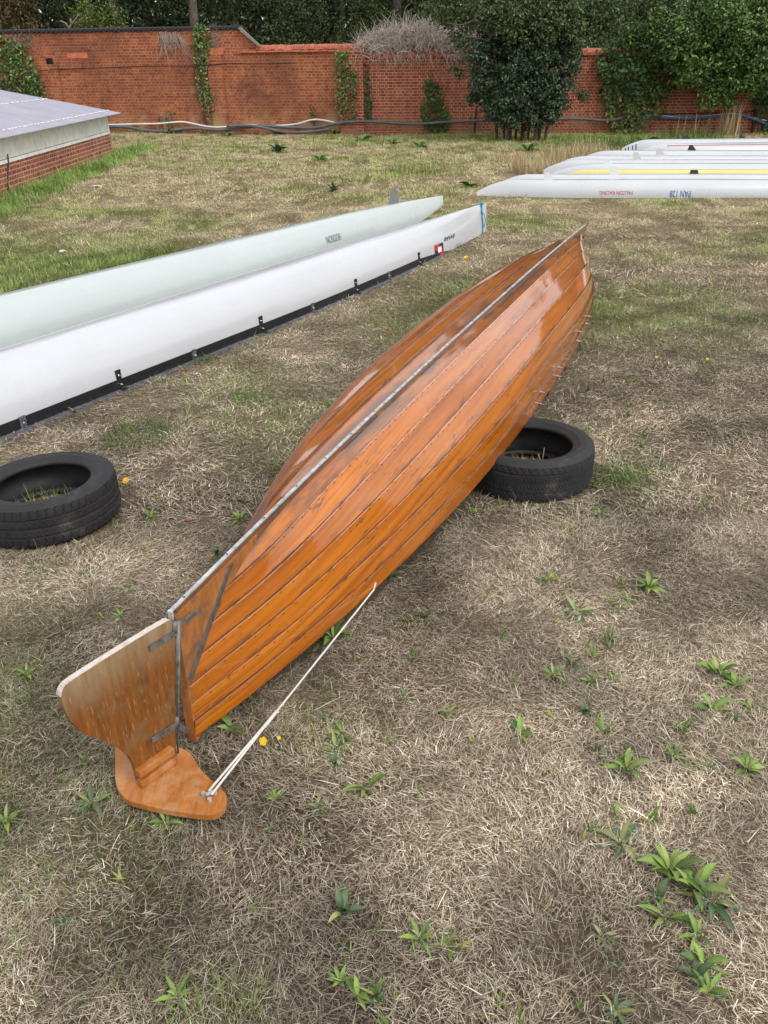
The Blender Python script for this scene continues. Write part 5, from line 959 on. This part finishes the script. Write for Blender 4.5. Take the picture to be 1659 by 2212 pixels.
# ------------------------------------------------------------------ trees
c6 = lambda X, Y_: ((1250 + X / 2.0255) * 0.7745, Y_ / 2.0255 * 0.7745)
DG = [(0.032, 0.056, 0.028), (0.046, 0.078, 0.041), (0.065, 0.104, 0.058), (0.025, 0.044, 0.021), (0.10, 0.14, 0.08)]; OL = [(0.085, 0.125, 0.048), (0.12, 0.16, 0.06), (0.06, 0.09, 0.035)]
def at_y(px, py, y): d = ray(px, py); t_ = y / d[1]; return np.array([0, 0, CH]) + t_ * d
tr = thing('tree', 'dark multi-stemmed evergreen tree standing in front of the brick wall', 'tree', (3.4, 23.4, 0))
bl_ = [((300, 330), .6, 0), ((420, 420), .6, -.3), ((520, 430), .5, 0), ((230, 440), .45, 0), ((190, 540), .33, .1), ((350, 540), .6, -.2), ((480, 540), .5, 0), ((600, 540), .35, 0), ((640, 420), .3, .1), ((560, 320), .55, 0), ((430, 290), .6, .2), ((300, 220), .6, 0), ((450, 120), .75, .2), ((650, 200), .55, .3), ((590, 60), .7, .3), ((350, 40), .7, 0), ((690, 330), .3, 0), ((720, 395), .16, 0), ((760, 540), .17, 0), ((130, 560), .15, 0), ((255, 620), .35, 0), ((420, 640), .4, .1), ((560, 640), .3, 0), ((330, 680), .2, 0)]
crown('crown', tr, [(at_y(*c6(*p), 23.3 + dy), r) for p, r, dy in bl_] + [((3.0, 23.4, 5.2), 1.5), ((4.6, 23.4, 4.9), 1.3), ((3.6, 23.2, 6.6), 1.7)] + [(at_y(*c6(*p), 22.9), r) for p, r in (((330, 470), .5), ((450, 520), .5), ((540, 480), .45), ((400, 350), .5), ((500, 300), .5), ((300, 570), .35), ((420, 600), .35), ((570, 570), .35), ((300, 650), .3), ((390, 690), .28), ((480, 690), .28), ((560, 650), .3), ((620, 600), .3), ((250, 580), .3), ((180, 470), .3), ((660, 470), .25), ((160, 330), .35), ((690, 380), .22))], 6200, 0.078, DG, clump=0.2, nclump=46)
crown('outer_crown', tr, [(at_y(*c6(*p), 23.2 + dy), r) for p, r, dy in [((150, 100), .45, .2), ((60, 210), .3, .4), ((110, 250), .3, .3), ((30, 110), .4, .6), ((230, 60), .5, 0), ((760, 130), .5, .3), ((840, 170), .45, .6), ((820, 60), .6, .5), ((40, 390), .15, .3), ((50, 420), .12, .3), ((700, 70), .6, .2), ((900, 100), .5, .8), ((-60, 60), .4, .8), ((300, 40), .55, -.5), ((430, 60), .55, -.6), ((560, 110), .5, -.5), ((660, 130), .5, -.3), ((360, 150), .45, -.55), ((520, 190), .4, -.5), ((720, 200), .4, 0), ((270, 130), .4, -.3), ((-20, 20), .5, .3), ((610, 10), .6, -.4), ((930, 30), .6, .4), ((700, 290), .22, 0), ((690, 480), .2, -.1), ((150, 400), .2, -.1)]], 3400, 0.08, OL, clump=0.24, nclump=40)
paths = []
for k in range(13):
    x0 = 3.05 + 1.25 * rng.random(); y0 = 23.3 + rng.normal(0, 0.2); lean = (x0 - 3.65) * 0.5
    paths.append(([(x0, y0, -0.05), (x0 + lean * 0.25, y0, 0.7), (x0 + lean * 0.8 + rng.normal(0, .08), y0, 1.6), (x0 + lean * 1.6 + rng.normal(0, .2), y0, 3.2 + rng.random())], 0.03 + 0.035 * rng.random(), 0.012))
q = [at_y(*c6(*p), 23.0) for p in ((250, 210), (210, 160), (150, 110), (170, 60), (230, -10))]; paths.append(([q[0], q[1], q[2]], 0.06, 0.045)); paths.append(([q[2], q[3], q[4]], 0.035, 0.03)); paths.append(([q[2], at_y(*c6(80, 140), 23.0), at_y(*c6(-10, 130), 23.1)], 0.022, 0.01)); paths.append(([at_y(*c6(235, 235), 22.9), at_y(*c6(150, 220), 22.9), at_y(*c6(60, 300), 22.9), at_y(*c6(50, 350), 22.9)], 0.018, 0.008))
paths.append(([at_y(*c6(570, 440), 23.2), at_y(*c6(660, 470), 23.2), at_y(*c6(745, 385), 23.3)], 0.05, 0.02)); paths.append(([at_y(*c6(480, 20), 22.8), at_y(*c6(490, 90), 22.8), at_y(*c6(470, 180), 22.8), at_y(*c6(465, 270), 22.8)], 0.012, 0.009))
trunk('trunk', tr, paths, BARK)
crown('foot_shoots', tr, [((3.2, 23.25, 0.35), .3), ((4.3, 23.3, 0.45), .3), ((3.8, 23.2, 0.3), .25)], 900, 0.06, [(0.03, 0.04, 0.015), (0.06, 0.05, 0.03)], clump=0.2, nclump=20)['kind'] = 'stuff'

LG = [(0.085, 0.155, 0.038), (0.115, 0.19, 0.046), (0.155, 0.235, 0.07), (0.055, 0.105, 0.028)]
br_ = thing('tree', 'bright green bushy tree spilling over the right end of the wall', 'tree', (12, 26.5, 0))
cc7 = lambda X, Y_: ((1640 + X / 1.896) * 0.7745, Y_ / 1.896 * 0.7745)
BB = [((560, 330), .75, .9), ((700, 210), 1.15, .9), ((850, 300), 1.0, 1.0), ((800, 110), 1.2, .5), ((690, 500), .38, 1.1), ((630, 535), .24, 1.2), ((745, 530), .26, 1.1), ((950, 250), 1.2, .8), ((900, 400), .6, 1.0), ((490, 250), .7, .6), ((380, 140), .55, .3), ((600, 120), .9, .2), ((520, 400), .35, .9), ((1050, 330), 1.0, .8), ((1020, 120), 1.3, .2), ((620, 430), .4, .9), ((760, 440), .45, 1.0), ((250, 190), .4, .3)]
crown('crown', br_, [(Wp(*cc7(*p), off), r) for p, r, off in BB] + [((11.5, 26.2, 5.6), 1.8), ((14.5, 26, 5.0), 2.0)], 3800, 0.095, LG, clump=0.2, nclump=60, up=0.7, droop=0.8)
trunk('trunk', br_, [([(12.2, 26.6, -0.1), (12.0, 26.5, 1.5), (11.6, 26.2, 3.2)], .16, .08), ([(12.1, 26.5, 1.4), (10.6, 25.9, 2.7), (9.9, 25.4, 3.0)], .09, .03), ([(12.1, 26.5, 1.6), (13.6, 26.2, 3.6)], .1, .04)])

def bgtree(label, x, y, h, r, pal, size, n, tr_=None, zlow=0.6, shape='round', mat=BARK):
    root = thing('tree', label, 'tree', (x, y, 0), 'trees of the wood beyond the wall'); bl = []; k = 0
    while k < 26:
        f = rng.random(); z = zlow + (h - zlow) * f; rr = r * (1 - 0.55 * f) if shape == 'round' else r * (1.05 - f)
        a = rng.random() * 6.283; q = rng.random() ** 0.5; bl.append(((x + rr * q * math.cos(a), y + rr * q * math.sin(a) * 0.8, z), max(0.5, rr * 0.42))); k += 1
    for _ in range(10): bl.append(((x + r * (rng.random() * 2 - 1), y - r * 0.5 + rng.normal(0, .5), 1.2 + 3.2 * rng.random()), 0.42 * r * (0.6 + 0.6 * rng.random())))   # low sprays
    tot = sum(b_[1] ** 2 for b_ in bl); crown('crown', root, bl, 1.9 * n / tot, size * 0.72, pal, clump=0.32, nclump=30, up=0.3, droop=0.7)
    tp = tr_ or [([(x, y, -0.1), (x + .1, y, h * 0.45), (x, y, h * 0.85)], 0.22, 0.06)]; trunk('trunk', root, tp, mat)
CON = [(0.020, 0.035, 0.011), (0.034, 0.053, 0.015), (0.05, 0.07, 0.02)]; MIX = [(0.03, 0.05, 0.017), (0.052, 0.072, 0.024), (0.02, 0.033, 0.012)]; AUT = [(0.075, 0.05, 0.018), (0.05, 0.05, 0.018), (0.095, 0.055, 0.02)]; YG = [(0.05, 0.068, 0.016), (0.065, 0.085, 0.02), (0.035, 0.052, 0.014)]
bgtree('brown-tinged broadleaf tree at the far left beyond the wall', -13.8, 33.5, 11, 3.0, AUT, 0.17, 15000)
bgtree('grey-green tree left of the pale bare trunk beyond the wall', -10.6, 35, 12, 2.4, MIX, 0.15, 12000)
bgtree('young bright yellow-green tree low behind the left wall', -9.2, 31.8, 3.6, 1.0, [(0.13, 0.17, 0.03), (0.10, 0.14, 0.03)], 0.12, 2500)
P1 = [at_y(x, y, 33.0) for x, y in ((258, 75), (250, 30), (240, -15))]; top1 = P1[2] + (P1[2] - P1[0]) * 2.2
bgtree('tall tree with a leaning pale bare trunk behind the left wall', -7.2, 34.2, 13, 2.5, MIX, 0.15, 11000, [([np.array([P1[0][0] + .2, 33.0, -0.1]), P1[0], P1[1], P1[2], top1], 0.24, 0.13), ([P1[2] - (0, 0, .2), at_y(262, -2, 33.0), at_y(272, -20, 33)], 0.05, 0.03)], mat=BARKP)
bgtree('dark broadleaf tree behind the street lamp', -5.2, 37, 13, 2.6, MIX, 0.16, 12000, [([(-4.9, 33, -0.1), (-5.0, 33, 4), (-5.1, 33, 9)], 0.11, 0.06)])
bgtree('tree with dark trunk behind the tall ivy column', -3.6, 34, 13, 2.4, CON, 0.16, 10000, [([at_y(423, 90, 31.5) * np.array([1, 1, 0]), at_y(420, 50, 31.5), at_y(415, -10, 31.5), at_y(408, -120, 31.5)], 0.17, 0.10)])
bgtree('very dark conifer behind the sloping wall end', -1.6, 38, 14, 2.4, CON, 0.17, 12000, shape='cone')
bgtree('feathery conifer behind the middle wall', 0.6, 35, 12, 2.3, YG, 0.13, 15000, shape='cone', zlow=0.3)
bgtree('olive conifer behind the dead creeper', 3.2, 34, 12, 2.4, YG, 0.13, 15000, shape='cone', zlow=0.3)
bgtree('pale green loose tree behind the dark evergreen', 7.4, 31.5, 9, 2.4, OL, 0.13, 13000)
bgtree('tree with a reddish trunk right of the dark evergreen', 10.4, 34, 12, 2.6, MIX, 0.15, 11000, [([(9.9, 32, -0.1), (10.0, 32, 4), (10.1, 32, 10)], 0.24, 0.15)], mat=plain('reddish_bark', (0.10, 0.06, 0.045), 0.9, var=0.4, vs=9, bmp=.5))
bgtree('dark conifer at the far right beyond the wall', 14.6, 36, 13, 3.0, CON, 0.17, 12000, shape='cone')
bgtree('dark tree outside the right edge beyond the wall', 18.6, 34, 12, 3.0, MIX, 0.18, 8000)
bgtree('dark tree outside the left edge beyond the wall', -18, 36, 12, 3.2, MIX, 0.18, 8000)
n = 62000; P = np.stack([-46 + 92 * rng.random(n), 46 + 6 * rng.random(n), 13.5 * rng.random(n) ** 0.9], 1); V, F, C_ = leaf_quads(P, unit(n), 0.75, pick([(0.014, 0.022, 0.010), (0.02, 0.03, 0.013), (0.03, 0.04, 0.016)], n), 0.4)
tag(mk('far_wood', V, F, FOLI, col=C_), 'dark far wood closing the view beyond the trees', 'wood', kind='stuff')
m = MB()
for pts in ([(148, 70), (149, 60), (160, 45), (172, 30)], [(149, 62), (142, 50), (130, 45)], [(154, 52), (152, 40)]): m.tube([at_y(x, y, 30.5) for x, y in pts], [0.035, 0.03, 0.02, 0.012][:len(pts)], 5)
m.tube([at_y(148, 70, 30.5), at_y(147, 140, 30.5) * np.array([1, 1, 0])], 0.05, 5)
root = tag(m.build('dead_sapling', BARKP, smooth=True), 'pale bare sapling with forked twigs behind the left wall', 'sapling')
# street lamp
p0 = at_y(289, 70, 33.5); lp = thing('street_lamp', 'pale blue-grey street lamp with short arm behind the left wall', 'lamp', (p0[0], 33.5, 0))
m = MB(); m.tube([(p0[0], 33.5, -0.1), at_y(287, 66, 33.5)], 0.07, 8); m.tube([at_y(287, 66, 33.5), at_y(286, 57, 33.5)], 0.055, 8); m.build('pole', LAMPCOL, lp, smooth=True)
m = MB(); m.tube(smooth_pts([at_y(286, 58, 33.5), at_y(286, 50, 33.5), at_y(290, 48, 33.5), at_y(294, 47, 33.5)], 4), 0.045, 8); m.build('arm', LAMPCOL, lp, smooth=True)
hd = at_y(297.5, 47.3, 33.5); m = MB(); m.box(hd, (0.24, 0.16, 0.07), None, 0.025); m.build('lamp_head', LAMPCOL, lp)
